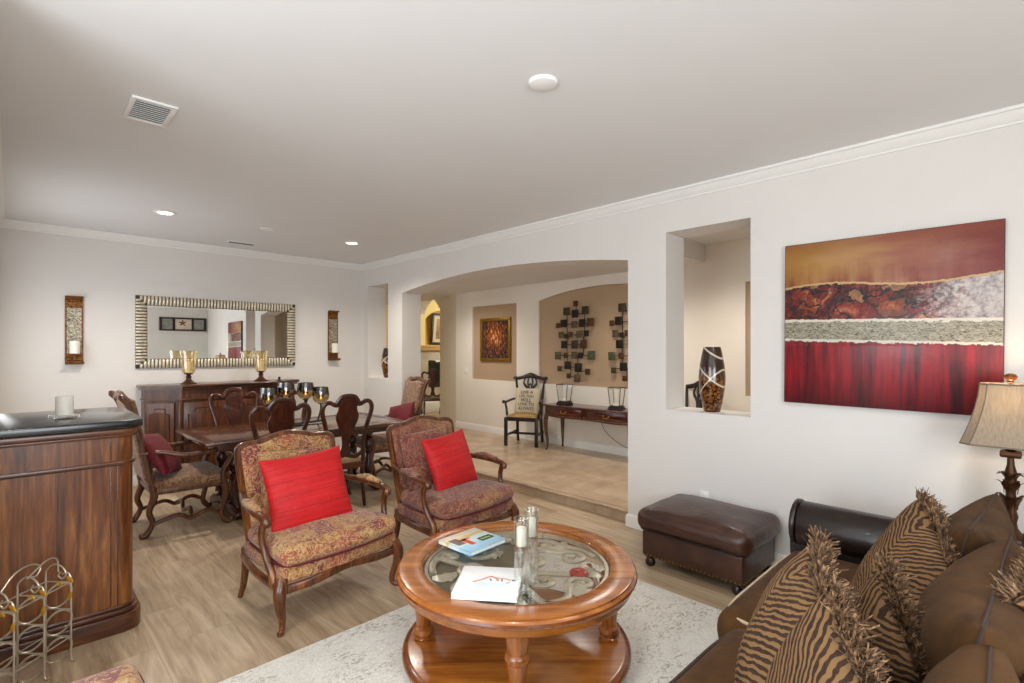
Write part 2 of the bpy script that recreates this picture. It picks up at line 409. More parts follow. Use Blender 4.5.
def shade_m():
    s = NT('taupe_silk_shade'); co = s.coord()
    a = s.noise(s.mapv(co, (120, 120, 2)), 1, 2)
    col = s.ramp(a, [(.3, '#857867'), (.7, '#9c8d7b')])
    s.set(color=col, rough=.8)
    tl = s.n('BsdfTranslucent', {0: lin('#c8b090')})
    mx = s.n('MixShader', {0: .07, 1: s.b.outputs[0], 2: tl})
    s.t.links.new(mx, s.out.inputs[0]); return s.m
M['shade'] = shade_m()
M['seatfab'] = velvet('tan_seat_fabric', '#8a6f50', '#a88c68', 30)
M['rush'] = wood('rush_seat', '#7a5a30', '#b08c54', '#caa768', 'X', 2.0, .8, 0)
M['linen'] = plain('natural_linen', '#cbbda3', .9, vary=.08, scale=60)
M['paper'] = plain('page_paper', '#ece8de', .8)
M['ink'] = plain('black_ink', '#1a1a1a', .7)
M['sealred'] = plain('red_wax_seal', '#8a1d10', .3, vary=.2, coat=.4)
M['stone'] = plain('fireplace_stone', '#b7ab94', .7, vary=.12, scale=5)
M['darkglass'] = plain('dark_firebox_glass', '#12201e', .08, coat=.6)

# ------------------------------------------------------------------ mesh helpers
def bmn(): return bmesh.new()

def obj(name, bm, mat, parent=None, sharp=38, label=None, kind=None):
    me = bpy.data.meshes.new(name)
    bmesh.ops.recalc_face_normals(bm, faces=bm.faces[:])
    bm.to_mesh(me); bm.free()
    if len(me.polygons):
        me.polygons.foreach_set('use_smooth', [True] * len(me.polygons))
        me.set_sharp_from_angle(angle=R(sharp))
    me.materials.append(M[mat] if isinstance(mat, str) else mat)
    o = bpy.data.objects.new(name, me); COL.objects.link(o)
    if parent: o.parent = parent
    if label: o['label'] = label
    if kind: o['kind'] = kind
    return o

def thing(name, label, cat, loc=(0, 0, 0), rotz=0.0, group=None, mat=None):
    o = bpy.data.objects.new(name, None); COL.objects.link(o)
    o.empty_display_size = .1
    if mat is not None: o.matrix_world = mat
    else: o.location = loc; o.rotation_euler = (0, 0, R(rotz))
    tag(o, label, cat, group); return o

def tag(o, label, cat, group=None):
    o['label'] = label; o['category'] = cat
    if group: o['group'] = group
    return o

def struct(name, bm, mat, parent=None, sharp=38):
    o = obj(name, bm, mat, parent, sharp); o['kind'] = 'structure'; return o

def dup(root, loc=None, rotz=None, label=None):
    r = root.copy(); COL.objects.link(r)
    if loc is not None: r.location = loc
    if rotz is not None: r.rotation_euler = (0, 0, R(rotz))
    if label: r['label'] = label
    for ch in list(root.children):
        c = ch.copy(); COL.objects.link(c); c.parent = r
        for g in list(ch.children):
            d = g.copy(); COL.objects.link(d); d.parent = c
    return r

def frame(origin, xa, ya):
    xa = Vector(xa).normalized(); ya = Vector(ya); ya = (ya - xa * ya.dot(xa)).normalized(); za = xa.cross(ya)
    m = Matrix((xa, ya, za)).transposed().to_4x4(); m.translation = Vector(origin); return m

def box(bm, c, s, bev=0.0, seg=2, mat=None):
    vs = []
    for dx in (-.5, .5):
        for dy in (-.5, .5):
            for dz in (-.5, .5): vs.append(bm.verts.new((c[0] + dx * s[0], c[1] + dy * s[1], c[2] + dz * s[2])))
    q = [(0, 1, 3, 2), (4, 6, 7, 5), (0, 4, 5, 1), (2, 3, 7, 6), (0, 2, 6, 4), (1, 5, 7, 3)]
    fs = [bm.faces.new([vs[i] for i in f]) for f in q]
    if bev > 0:
        es = list({e for f in fs for e in f.edges})
        r = bmesh.ops.bevel(bm, geom=es, offset=bev, segments=seg, profile=.5, affect='EDGES')
    if mat is not None:
        bmesh.ops.transform(bm, matrix=mat, verts=[v for v in vs if v.is_valid])
    return bm

def b2(x0, x1, y0, y1, z0, z1): return ((x0 + x1) / 2, (y0 + y1) / 2, (z0 + z1) / 2), (abs(x1 - x0), abs(y1 - y0), abs(z1 - z0))
def box2(bm, x0, x1, y0, y1, z0, z1, bev=0.0, seg=2):
    c, s = b2(x0, x1, y0, y1, z0, z1); return box(bm, c, s, bev, seg)

def sm(pts, n=6, closed=False):
    P = [Vector(p) for p in pts]; out = []
    m = len(P)
    for i in range(m if closed else m - 1):
        p0 = P[(i - 1) % m] if closed or i > 0 else P[0] * 2 - P[1]
        p1 = P[i]; p2 = P[(i + 1) % m]
        p3 = P[(i + 2) % m] if closed or i + 2 < m else P[-1] * 2 - P[-2]
        for k in range(n):
            t = k / n
            out.append(.5 * ((2 * p1) + (p2 - p0) * t + (2 * p0 - 5 * p1 + 4 * p2 - p3) * t * t + (3 * p1 - p0 - 3 * p2 + p3) * t * t * t))
    if not closed: out.append(P[-1])
    return out

def lerp_list(r, n):
    if isinstance(r, (int, float)): return [(r, r)] * n
    if isinstance(r, tuple): return [r] * n
    r = [(x, x) if isinstance(x, (int, float)) else x for x in r]
    out = []
    for i in range(n):
        f = i / max(1, n - 1) * (len(r) - 1); k = min(int(f), len(r) - 2); t = f - k
        out.append((r[k][0] * (1 - t) + r[k + 1][0] * t, r[k][1] * (1 - t) + r[k + 1][1] * t))
    return out

def tube(bm, pts, r, seg=10, up=None, closed=False, smooth=0, cap=True, sq=1.0):
    """sweep; r scalar, (r_up, r_side) or list of those; sq<1 gives a squarer section"""
    P = sm(pts, smooth, closed) if smooth else [Vector(p) for p in pts]
    n = len(P); rad = lerp_list(r, n); rings = []
    prevN = None
    for i in range(n):
        if closed: T = P[(i + 1) % n] - P[i - 1]
        else: T = P[min(i + 1, n - 1)] - P[max(i - 1, 0)]
        T = T.normalized() if T.length > 1e-9 else Vector((0, 0, 1))
        if up is not None:
            N = Vector(up) - T * Vector(up).dot(T)
            if N.length < 1e-4: N = prevN if prevN is not None else T.orthogonal()
        elif prevN is not None: N = prevN - T * prevN.dot(T)
        else: N = T.orthogonal()
        N = N.normalized(); prevN = N; B = T.cross(N)
        ring = []
        for k in range(seg):
            a = 2 * PI * (k + .5) / seg; ca, sa = math.cos(a), math.sin(a)
            if sq != 1.0:
                ca = math.copysign(abs(ca) ** sq, ca); sa = math.copysign(abs(sa) ** sq, sa)
            ring.append(bm.verts.new(P[i] + N * rad[i][0] * ca + B * rad[i][1] * sa))
        rings.append(ring)
    for i in range(n if closed else n - 1):
        a, b = rings[i], rings[(i + 1) % n]
        for k in range(seg): bm.faces.new((a[k], a[(k + 1) % seg], b[(k + 1) % seg], b[k]))
    if cap and not closed:
        bm.faces.new(rings[0][::-1]); bm.faces.new(rings[-1])
    return bm

def lathe(bm, prof, seg=24, c=(0, 0, 0), axis='Z', sq=None):
    rings = []
    for r, z in prof:
        if r < 1e-6: pt = [(0, 0, z)]
        else: pt = [(r * math.cos(2 * PI * k / seg), r * math.sin(2 * PI * k / seg), z) for k in range(seg)]
        if axis == 'X': pt = [(z_, x, y) for x, y, z_ in pt]
        if axis == 'Y': pt = [(x, z_, y) for x, y, z_ in pt]
        rings.append([bm.verts.new((p[0] + c[0], p[1] + c[1], p[2] + c[2])) for p in pt])
    for a, b in zip(rings, rings[1:]):
        if len(a) == 1 and len(b) == 1: continue
        for k in range(seg):
            k2 = (k + 1) % seg
            if len(a) == 1: bm.faces.new((a[0], b[k], b[k2]))
            elif len(b) == 1: bm.faces.new((a[k], a[k2], b[0]))
            else: bm.faces.new((a[k], a[k2], b[k2], b[k]))
    for e, rv in ((rings[0], True), (rings[-1], False)):
        if len(e) > 1: bm.faces.new(e[::-1] if rv else e)
    return bm

def sheet_ring(bm, prof, seg=24, c=(0, 0, 0)):
    """open lathe (no caps)"""
    rings = [[bm.verts.new((c[0] + r * math.cos(2 * PI * k / seg), c[1] + r * math.sin(2 * PI * k / seg), c[2] + z)) for k in range(seg)] for r, z in prof]
    for a, b in zip(rings, rings[1:]):
        for k in range(seg): bm.faces.new((a[k], a[(k + 1) % seg], b[(k + 1) % seg], b[k]))
    return bm

def prism(bm, pts, depth, m=None, bev=0.0, seg=2):
    """outline in local XY extruded along +Z by depth, then transformed by m"""
    a = [bm.verts.new((p[0], p[1], 0)) for p in pts]; b = [bm.verts.new((p[0], p[1], depth)) for p in pts]
    n = len(pts)
    f1 = bm.faces.new(a[::-1]); f2 = bm.faces.new(b)
    for i in range(n): bm.faces.new((a[i], a[(i + 1) % n], b[(i + 1) % n], b[i]))
    allv = set(a + b)
    if bev > 0:
        es = list(f1.edges) + list(f2.edges)
        r = bmesh.ops.bevel(bm, geom=es, offset=bev, segments=seg, profile=.5, affect='EDGES')
        allv = {v for v in allv if v.is_valid} | {v for v in r['verts'] if v.is_valid}
    if m is not None: bmesh.ops.transform(bm, matrix=m, verts=list(allv))
    return bm

def xf(bm, m, start):
    bm.verts.ensure_lookup_table()
    bmesh.ops.transform(bm, matrix=m, verts=bm.verts[start:]); return bm

MXZ = Matrix(((1, 0, 0, 0), (0, 0, -1, 0), (0, 1, 0, 0), (0, 0, 0, 1)))    # XY outline -> XZ, depth to -Y
MYZ = Matrix(((0, 0, 1, 0), (1, 0, 0, 0), (0, 1, 0, 0), (0, 0, 0, 1)))     # XY outline -> YZ, depth to +X
def T(x, y, z): return Matrix.Translation((x, y, z))

def softbox(bm, c, s, r=.05, top=0.0, bot=0.0, side=0.0, n=8, k=4, m=None, warp=None):
    hx, hy, hz = s[0] / 2, s[1] / 2, s[2] / 2; r = min(r, hx, hy, hz)
    def params(h):
        e = [h - r + r * math.sin(PI / 2 * i / k) if i else h - r for i in range(k + 1)]
        mid = [-(h - r) + 2 * (h - r) * i / n for i in range(1, n)]
        return [-x for x in e[::-1]] + mid + e
    px, py, pz = params(hx), params(hy), params(hz)
    cache = {}
    def V(x, y, z):
        key = (round(x, 5), round(y, 5), round(z, 5))
        if key in cache: return cache[key]
        q = Vector((max(-(hx - r), min(hx - r, x)), max(-(hy - r), min(hy - r, y)), max(-(hz - r), min(hz - r, z))))
        d = Vector((x, y, z)) - q
        p = q + d.normalized() * r if d.length > 1e-9 else Vector((x, y, z))
        fx, fy, fz = 1 - (x / hx) ** 2, 1 - (y / hy) ** 2, 1 - (z / hz) ** 2
        if z > 0: p.z += top * max(0, fx) * max(0, fy)
        else: p.z -= bot * max(0, fx) * max(0, fy)
        if side:
            p.x += math.copysign(side * max(0, fz) * max(0, fy), x) * abs(x) / hx
            p.y += math.copysign(side * max(0, fz) * max(0, fx), y) * abs(y) / hy
        if warp: p = warp(p)
        if m is not None: p = m @ p
        p = p + Vector(c)
        cache[key] = bm.verts.new(p); return cache[key]
    def face(A, B, f):
        for i in range(len(A) - 1):
            for j in range(len(B) - 1):
                q = [f(A[i], B[j]), f(A[i + 1], B[j]), f(A[i + 1], B[j + 1]), f(A[i], B[j + 1])]
                q2 = []
                for v in q:
                    if v not in q2: q2.append(v)
                if len(q2) >= 3:
                    try: bm.faces.new(q2)
                    except ValueError: pass
    for s_ in (-1, 1):
        face(px, py, lambda a, b: V(a, b, s_ * hz)); face(px, pz, lambda a, b: V(a, s_ * hy, b)); face(py, pz, lambda a, b: V(s_ * hx, a, b))
    return bm

def pillow_xy(u, v, w, h, pinch):
    return (w / 2 * u * (1 - pinch * (1 - v * v)), h / 2 * v * (1 - pinch * (1 - u * u)))

def pillow_side(bm, w, h, t, sgn, n=18, pinch=.05, wob=.006, seed=0, edge=0.0):
    g = []
    for i in range(n + 1):
        row = []
        for j in range(n + 1):
            u = math.sin(PI / 2 * (2 * i / n - 1)); v = math.sin(PI / 2 * (2 * j / n - 1))
            x, y = pillow_xy(u, v, w, h, pinch)
            f = (max(0, 1 - u * u) ** .42) * (max(0, 1 - v * v) ** .42)
            z = sgn * (t / 2 * f + edge) + wob * f * noise.noise(Vector((x * 7 + seed, y * 7, sgn * 3 + seed)))
            row.append(bm.verts.new((x, y, z)))
        g.append(row)
    for i in range(n):
        for j in range(n): bm.faces.new((g[i][j], g[i + 1][j], g[i + 1][j + 1], g[i][j + 1]))
    return bm

def pillow(bm, w, h, t, **k):
    pillow_side(bm, w, h, t, 1, **k); pillow_side(bm, w, h, t, -1, **k)
    bmesh.ops.remove_doubles(bm, verts=bm.verts[:], dist=.0008); return bm

def spiral(cx, cy, r0, r1, a0, a1, n=24):
    return [(cx + (r0 + (r1 - r0) * i / n) * math.cos(a0 + (a1 - a0) * i / n), cy + (r0 + (r1 - r0) * i / n) * math.sin(a0 + (a1 - a0) * i / n)) for i in range(n + 1)]

def text_part(name, body, size, mat, parent, m, ext=.0008, align='CENTER', label=None, xs=1.0):
    cu = bpy.data.curves.new(name, 'FONT'); cu.body = body; cu.size = size; cu.extrude = ext; cu.align_x = align; cu.align_y = 'CENTER'; cu.resolution_u = 3
    to = bpy.data.objects.new('t', cu); COL.objects.link(to)
    bpy.context.view_layer.update()
    me = bpy.data.meshes.new_from_object(to.evaluated_get(bpy.context.evaluated_depsgraph_get()))
    bpy.data.objects.remove(to); bpy.data.curves.remove(cu)
    me.name = name
    me.transform(m @ Matrix.Diagonal((xs, 1, 1, 1)))
    me.materials.clear(); me.materials.append(M[mat])
    o = bpy.data.objects.new(name, me); COL.objects.link(o); o.parent = parent
    if label: o['label'] = label
    return o

# ------------------------------------------------------------------ the setting
CEIL = 2.94; XW = 4.0; XW2 = 4.32; YB = 7.43; XL = -.12; XL2 = -1.6; YF = -2.2; YJ = 2.6; XH = 6.2; ZT = .1
bm = bmn(); box2(bm, XL2 - .1, 4.14, YF - .1, YB + .1, -.1, 0); struct('floor', bm, 'floor')
bm = bmn(); box2(bm, 4.14, XH + .3, YF, 11.2, -.1, ZT); o = struct('floor_hall', bm, 'tile')
bm = bmn(); box2(bm, 4.105, 4.14, 2.567, 6.32, 0, ZT - .02); box2(bm, 4.085, 4.165, 2.567, 6.32, ZT - .02, ZT + .004, .008); struct('trim_1', bm, 'floor')
bm = bmn(); box2(bm, 4.0, 12, 8.9, 14, -.1, -.004); box2(bm, XH + .3, 12, 7.0, 8.9, -.1, -.004); struct('floor_family', bm, 'floor')
bm = bmn(); box2(bm, XL2 - .1, XW2, YF - .1, YB + .1, CEIL, CEIL + .1); struct('ceiling', bm, 'ceiling')
bm = bmn(); box2(bm, XW2, XH + .4, 2.9, 12, 2.70, 2.8); box2(bm, XW2, XH + .4, YF, 2.9, 2.92, 3.02); box2(bm, XW2, XH + .4, 2.86, 2.9, 2.70, 2.92); struct('ceiling_hall', bm, 'ceiling')
bm = bmn(); box2(bm, XH + .4, 12, 7.0, 14, 3.05, 3.15); struct('ceiling_family', bm, 'ceiling')
bm = bmn(); box2(bm, XL - .1, XW2, YB, YB + .12, 0, CEIL); struct('wall_back', bm, 'wall')
bm = bmn(); box2(bm, XL2 - .12, XL - .12, YJ, YJ + .12, 0, CEIL)
for y0_, y1_, z0_, z1_ in ((YJ, 5.2, 0, CEIL), (5.2, 7.0, 0, .9), (5.2, 7.0, 2.4, CEIL), (7.0, YB, 0, CEIL)): box2(bm, XL - .12, XL, y0_, y1_, z0_, z1_)
# left wall beside the camera with a window band
box2(bm, XL2 - .12, XL2, YF, YJ, 0, .6); box2(bm, XL2 - .12, XL2, YF, YJ, 2.6, CEIL)
box2(bm, XL2 - .12, XL2, YF, .2, .6, 2.6); box2(bm, XL2 - .12, XL2, 2.2, YJ, .6, 2.6); struct('wall_left', bm, 'wall')
bm = bmn(); box2(bm, XL2, XW2, YF - .12, YF, 0, .6); box2(bm, XL2, XW2, YF - .12, YF, 2.6, CEIL)
box2(bm, XL2, -1.45, YF - .12, YF, .6, 2.6); box2(bm, 1.3, XW2, YF - .12, YF, .6, 2.6); struct('wall_front', bm, 'wall')
def window(name, x0, x1, z0, z1, along, at):
    bm = bmn(); n = 3
    def seg(a0, a1, c0, c1):
        if along == 'X': box2(bm, a0, a1, at - .03, at + .03, c0, c1, .006)
        else: box2(bm, at - .03, at + .03, a0, a1, c0, c1, .006)
    for i in range(n + 1):
        a = x0 + (x1 - x0) * i / n; seg(max(x0, a - .03), min(x1, a + .03), z0, z1)
    seg(x0, x1, z0, z0 + .05); seg(x0, x1, z1 - .05, z1)
    w = struct(name, bm, 'trim')
    bm = bmn()
    if along == 'X': box2(bm, x0 + .03, x1 - .03, at - .004, at + .004, z0 + .05, z1 - .05)
    else: box2(bm, at - .004, at + .004, x0 + .03, x1 - .03, z0 + .05, z1 - .05)
    struct('window_pane', bm, 'pane', w)
window('window_1', -1.45, 1.3, .6, 2.6, 'X', YF - .07)
window('window_added_dining', 5.2, 7.0, .9, 2.4, 'Y', XL - .08)  # unseen opening added to go with the dining fill lamp
window('window_2', .2, 2.2, .6, 2.6, 'Y', XL2 - .07)
# right wall: two pass-through niches and the wide arched opening
NA = (1.49, 2.19, 1.09, 2.605); NB = (6.70, 7.296, 1.17, 2.595); AR = (2.567, 6.32)
bm = bmn()
for y0, y1, z0, z1 in ((YF, NA[0], 0, CEIL), (NA[0], NA[1], 0, NA[2]), (NA[0], NA[1], NA[3], CEIL), (NA[1], AR[0], 0, CEIL),
                       (AR[1], NB[0], 0, CEIL), (NB[0], NB[1], 0, NB[2]), (NB[0], NB[1], NB[3], CEIL), (NB[1], YB, 0, CEIL)):
    box2(bm, XW, XW2, y0, y1, z0, z1)
def arch_pts(y0, y1, zs, rise, n=32):
    half = (y1 - y0) / 2; rad = (half * half + rise * rise) / (2 * rise); yc = (y0 + y1) / 2; zc = zs + rise - rad
    return [(y0 + (y1 - y0) * i / n, zc + math.sqrt(max(0, rad * rad - (y0 + (y1 - y0) * i / n - yc) ** 2))) for i in range(n + 1)]
def spandrel(bm, pts, ztop, x0, x1):
    prism(bm, pts + [(pts[-1][0], ztop), (pts[0][0], ztop)], x1 - x0, T(x0, 0, 0) @ MYZ)
spandrel(bm, arch_pts(AR[0], AR[1], 2.417, .137), CEIL, XW, XW2)
struct('wall_right', bm, 'wall')
# hall wall with recessed niches
HN = [(6.199, 7.385), (1.2, 2.37)]; HA = (3.2, 5.69)
bm = bmn()
for y0, y1, z0, z1 in ((YF, 1.2, 0, 3.02), (1.2, 2.37, 0, 1.055), (1.2, 2.37, 2.41, 3.02), (2.37, HA[0], 0, 3.02), (HA[0], HA[1], 0, 1.05), (HA[1], HN[0][0], 0, 2.8),
                       (HN[0][0], HN[0][1], 0, 1.055), (HN[0][0], HN[0][1], 2.41, 2.8), (HN[0][1], 7.87, 0, 2.8)):
    box2(bm, XH, XH + .12, y0, y1, z0, z1)
spandrel(bm, arch_pts(HA[0], HA[1], 2.407, .15), 2.9, XH, XH + .12)
def angled(bm, s0, s1, z0, z1):   # slanted pier and arch towards the family room
    d = Vector((.342, .94)); nrm = Vector((.94, -.342)); p = Vector((6.2, 7.87))
    q = [p + d * s0, p + d * s1, p + d * s1 + nrm * .25, p + d * s0 + nrm * .25]
    prism(bm, [(v.x, v.y) for v in q], z1 - z0, T(0, 0, z0))
angled(bm, 0, 1.09, 0, 2.9)
ap = arch_pts(1.09, 3.4, 2.48, .36, 20)
for (s0, z0_), (s1, z1_) in zip(ap, ap[1:]): angled(bm, s0, s1, (z0_ + z1_) / 2, 3.15)
struct('wall_hall', bm, 'cream')
bm = bmn(); box2(bm, XH + .035, XH + .16, HA[0] + .001, HA[1] - .001, 1.051, 2.406); prism(bm, arch_pts(HA[0] + .001, HA[1] - .001, 2.406, .148), .125, T(XH + .035, 0, 0) @ MYZ); box2(bm, XH + .035, XH + .16, 6.2, 7.384, 1.056, 2.409); box2(bm, XH + .035, XH + .16, 1.201, 2.369, 1.056, 2.409); struct('wall_niche', bm, 'tan')
bm = bmn(); box2(bm, XW2, XH + .1, YF - .1, YF, 0, 3.02); struct('wall_hall_end', bm, 'cream')
bm = bmn(); box2(bm, 12, 12.1, 7, 14, -.1, 3.1); box2(bm, XH + .4, 12, 6.9, 7.0, -.1, 3.1); struct('wall_family_side', bm, 'yellow')
bm = bmn(); box2(bm, 4.0, 4.1, YB + .12, 11.2, -.1, 3.1); struct('wall_hall_side', bm, 'cream')
# family room wall with fireplace
YFM = 11.2
bm = bmn()
box2(bm, 4.1, 7.80, YFM, YFM + .12, -.1, 3.15); box2(bm, 8.9, 12, YFM, YFM + .12, -.1, 3.15); box2(bm, 7.80, 8.9, YFM, YFM + .12, -.1, 1.73)
ap = arch_pts(7.80, 8.9, 2.42, .25, 16)
prism(bm, [(x, z) for x, z in ap] + [(8.9, 3.15), (7.80, 3.15)], .12, T(0, YFM + .12, 0) @ MXZ)
struct('wall_family', bm, 'yellow')
bm = bmn(); box2(bm, 7.76, 8.95, YFM + .12, YFM + .16, 1.65, 2.75); struct('wall_family_niche', bm, plain('ochre_niche_paint', '#c49a4e', .9))
fp = thing('fireplace', 'stone fireplace with pale hearth and dark glass firebox in the far family room', 'fireplace', (0, YFM - .002, 0))
bm = bmn(); box2(bm, 7.5, 10, -.14, 0, .27, 1.58, .01); obj('surround', bm, 'stone', fp)
bm = bmn(); box2(bm, 7.4, 10.1, -.22, 0, 1.58, 1.66, .015); box2(bm, 7.45, 10.05, -.18, 0, 1.66, 1.72, .01); obj('mantel', bm, plain('ochre_mantel', '#b9935a', .7), fp)
bm = bmn(); box2(bm, 7.80, 9.3, -.16, -.135, .62, 1.33, .01); obj('firebox_glass', bm, 'darkglass', fp)
bm = bmn(); box2(bm, 7.4, 10.1, -.5, 0, -.004, .27, .02); obj('hearth', bm, 'trim', fp)

# crown mouldings and baseboards
CP = [(0, -.082), (.012, -.082), (.012, -.07), (.03, -.06), (.05, -.035), (.062, -.02), (.078, -.018), (.078, 0), (0, 0)]
def run(name, prof, a, b, inward, z, mat='trim'):
    a = Vector(a); b = Vector(b); d = (b - a).normalized(); inn = Vector(inward)
    bm = bmn(); ra = [bm.verts.new(Vector((a.x, a.y, z)) + Vector((inn.x, inn.y, 0)) * p[0] + Vector((0, 0, p[1]))) for p in prof]
    rb = [bm.verts.new(Vector((b.x, b.y, z)) + Vector((inn.x, inn.y, 0)) * p[0] + Vector((0, 0, p[1]))) for p in prof]
    n = len(prof)
    for i in range(n): bm.faces.new((ra[i], ra[(i + 1) % n], rb[(i + 1) % n], rb[i]))
    bm.faces.new(ra[::-1]); bm.faces.new(rb)
    return struct(name, bm, mat)
run('trim_2', CP, (XW, YF, 0), (XW, YB, 0), (-1, 0), CEIL); run('trim_3', CP, (XL, YB, 0), (XW, YB, 0), (0, -1), CEIL)
run('trim_4', CP, (XL, YJ, 0), (XL, YB, 0), (1, 0), CEIL); run('trim_5', CP, (XL2, YF, 0), (XW, YF, 0), (0, 1), CEIL)
BP = [(0, 0), (.016, 0), (.016, .085), (.008, .11), (0, .115)]
run('baseboard_right', BP, (XW, YF, 0), (XW, AR[0], 0), (-1, 0), 0); run('baseboard_jamb', BP, (XW - .016, AR[0], 0), (XW2, AR[0], 0), (0, 1), 0)
run('baseboard_arch', BP, (XW - .016, AR[1], 0), (XW2, AR[1], 0), (0, -1), 0); run('baseboard_corner', BP, (XW, AR[1], 0), (XW, YB, 0), (-1, 0), 0)
run('baseboard_back', BP, (XL, YB, 0), (XW, YB, 0), (0, -1), 0); run('baseboard_hall', BP, (XH, YF, 0), (XH, 7.87, 0), (-1, 0), ZT)
run('baseboard_left', BP, (XL, YJ, 0), (XL, YB, 0), (1, 0), 0); run('baseboard_front', BP, (XL2, YF, 0), (XW, YF, 0), (0, 1), 0)

# ceiling fittings
def downlight(x, y, label):
    t = thing('recessed_light', label, 'ceiling light', (x, y, CEIL), 0, 'recessed ceiling lights')
    bm = bmn(); lathe(bm, [(.062, -.001), (.066, -.012), (.09, -.008), (.095, -.001)], 32); obj('trim_ring', bm, 'trim', t)
    bm = bmn(); lathe(bm, [(0, -.011), (.06, -.009), (.062, -.003), (0, -.003)], 32); obj('lens', bm, 'bulb', t, label='lit frosted lens')
    return t
downlight(1.068, 5.896, 'lit recessed light in the ceiling above the left end of the dining table')
downlight(3.036, 5.938, 'lit recessed light in the ceiling near the arched opening')
for nm, p in (('dining_downlight', (1.068, 5.896, 2.9)), ('dining_downlight', (3.036, 5.938, 2.9))): spot_light(nm, p, 105, (1, .91, .8), angle=150)
t = thing('air_vent', 'square white louvred air vent in the ceiling nearest the camera', 'vent', (.556, 3.465, CEIL))
bm = bmn()
for x0, x1, y0, y1 in ((-.105, .105, -.17, -.145), (-.105, .105, .145, .17), (-.105, -.08, -.145, .145), (.08, .105, -.145, .145)): box2(bm, x0, x1, y0, y1, -.014, -.001, .004)
obj('vent_frame', bm, 'whiteplastic', t)
for i in range(10):
    bm = bmn(); box(bm, (0, 0, 0), (.16, .026, .003)); bmesh.ops.transform(bm, matrix=T(0, -.13 + i * .029, -.009) @ Matrix.Rotation(R(28), 4, 'X'), verts=bm.verts[:]); obj('louvre', bm, 'whiteplastic', t)
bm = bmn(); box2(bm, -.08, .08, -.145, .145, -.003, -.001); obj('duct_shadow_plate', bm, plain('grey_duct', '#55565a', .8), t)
t = thing('air_vent', 'narrow slotted linear vent in the ceiling above the sideboard', 'vent', (2.05, 6.9, CEIL))
bm = bmn(); box2(bm, -.16, .16, -.055, .055, -.012, -.001, .004); obj('vent_frame', bm, 'whiteplastic', t)
bm = bmn(); box2(bm, -.14, .14, -.035, -.012, -.0145, -.011); box2(bm, -.14, .14, .01, .033, -.0145, -.011); obj('slot', bm, plain('vent_slot_grey', '#4b4a48', .8), t)
bm = bmn(); lathe(bm, [(0, -.021), (.055, -.02), (.068, -.015), (.071, -.009), (.075, -.001), (0, -.001)], 36)
tag(obj('smoke_detector', bm, 'whiteplastic'), 'round white smoke detector on the ceiling over the coffee table', 'smoke detector').location = (1.898, 1.71, CEIL)
bm = bmn(); lathe(bm, [(0, -.014), (.06, -.013), (.072, -.001), (0, -.001)], 32)
tag(obj('ceiling_cover_plate', bm, 'whiteplastic'), 'small flat round cover plate on the ceiling above the dining table', 'cover plate').location = (2.02, 5.92, CEIL)
# added fill lamps for hall and family room
for y, w_ in ((.6, 52), (2.3, 60), (3.7, 72), (7.0, 85)): spot_light('hall_fill_spot', (5.25, y, 2.62), w_, (1, .93, .84), 165, .9, .2)
area_light('family_fill_light', (9.5, 9.3, 2.6), (8.5, 11.2, 1.2), 1.5, 1.5, 75, (1, .92, .75))

# ------------------------------------------------------------------ rug
bm = bmn(); box2(bm, .5, 3.08, .95, 2.71, .001, .022, .008)
tag(obj('area_rug', bm, 'rug'), 'ivory shaggy area rug with distressed taupe marks under the round coffee table', 'rug')

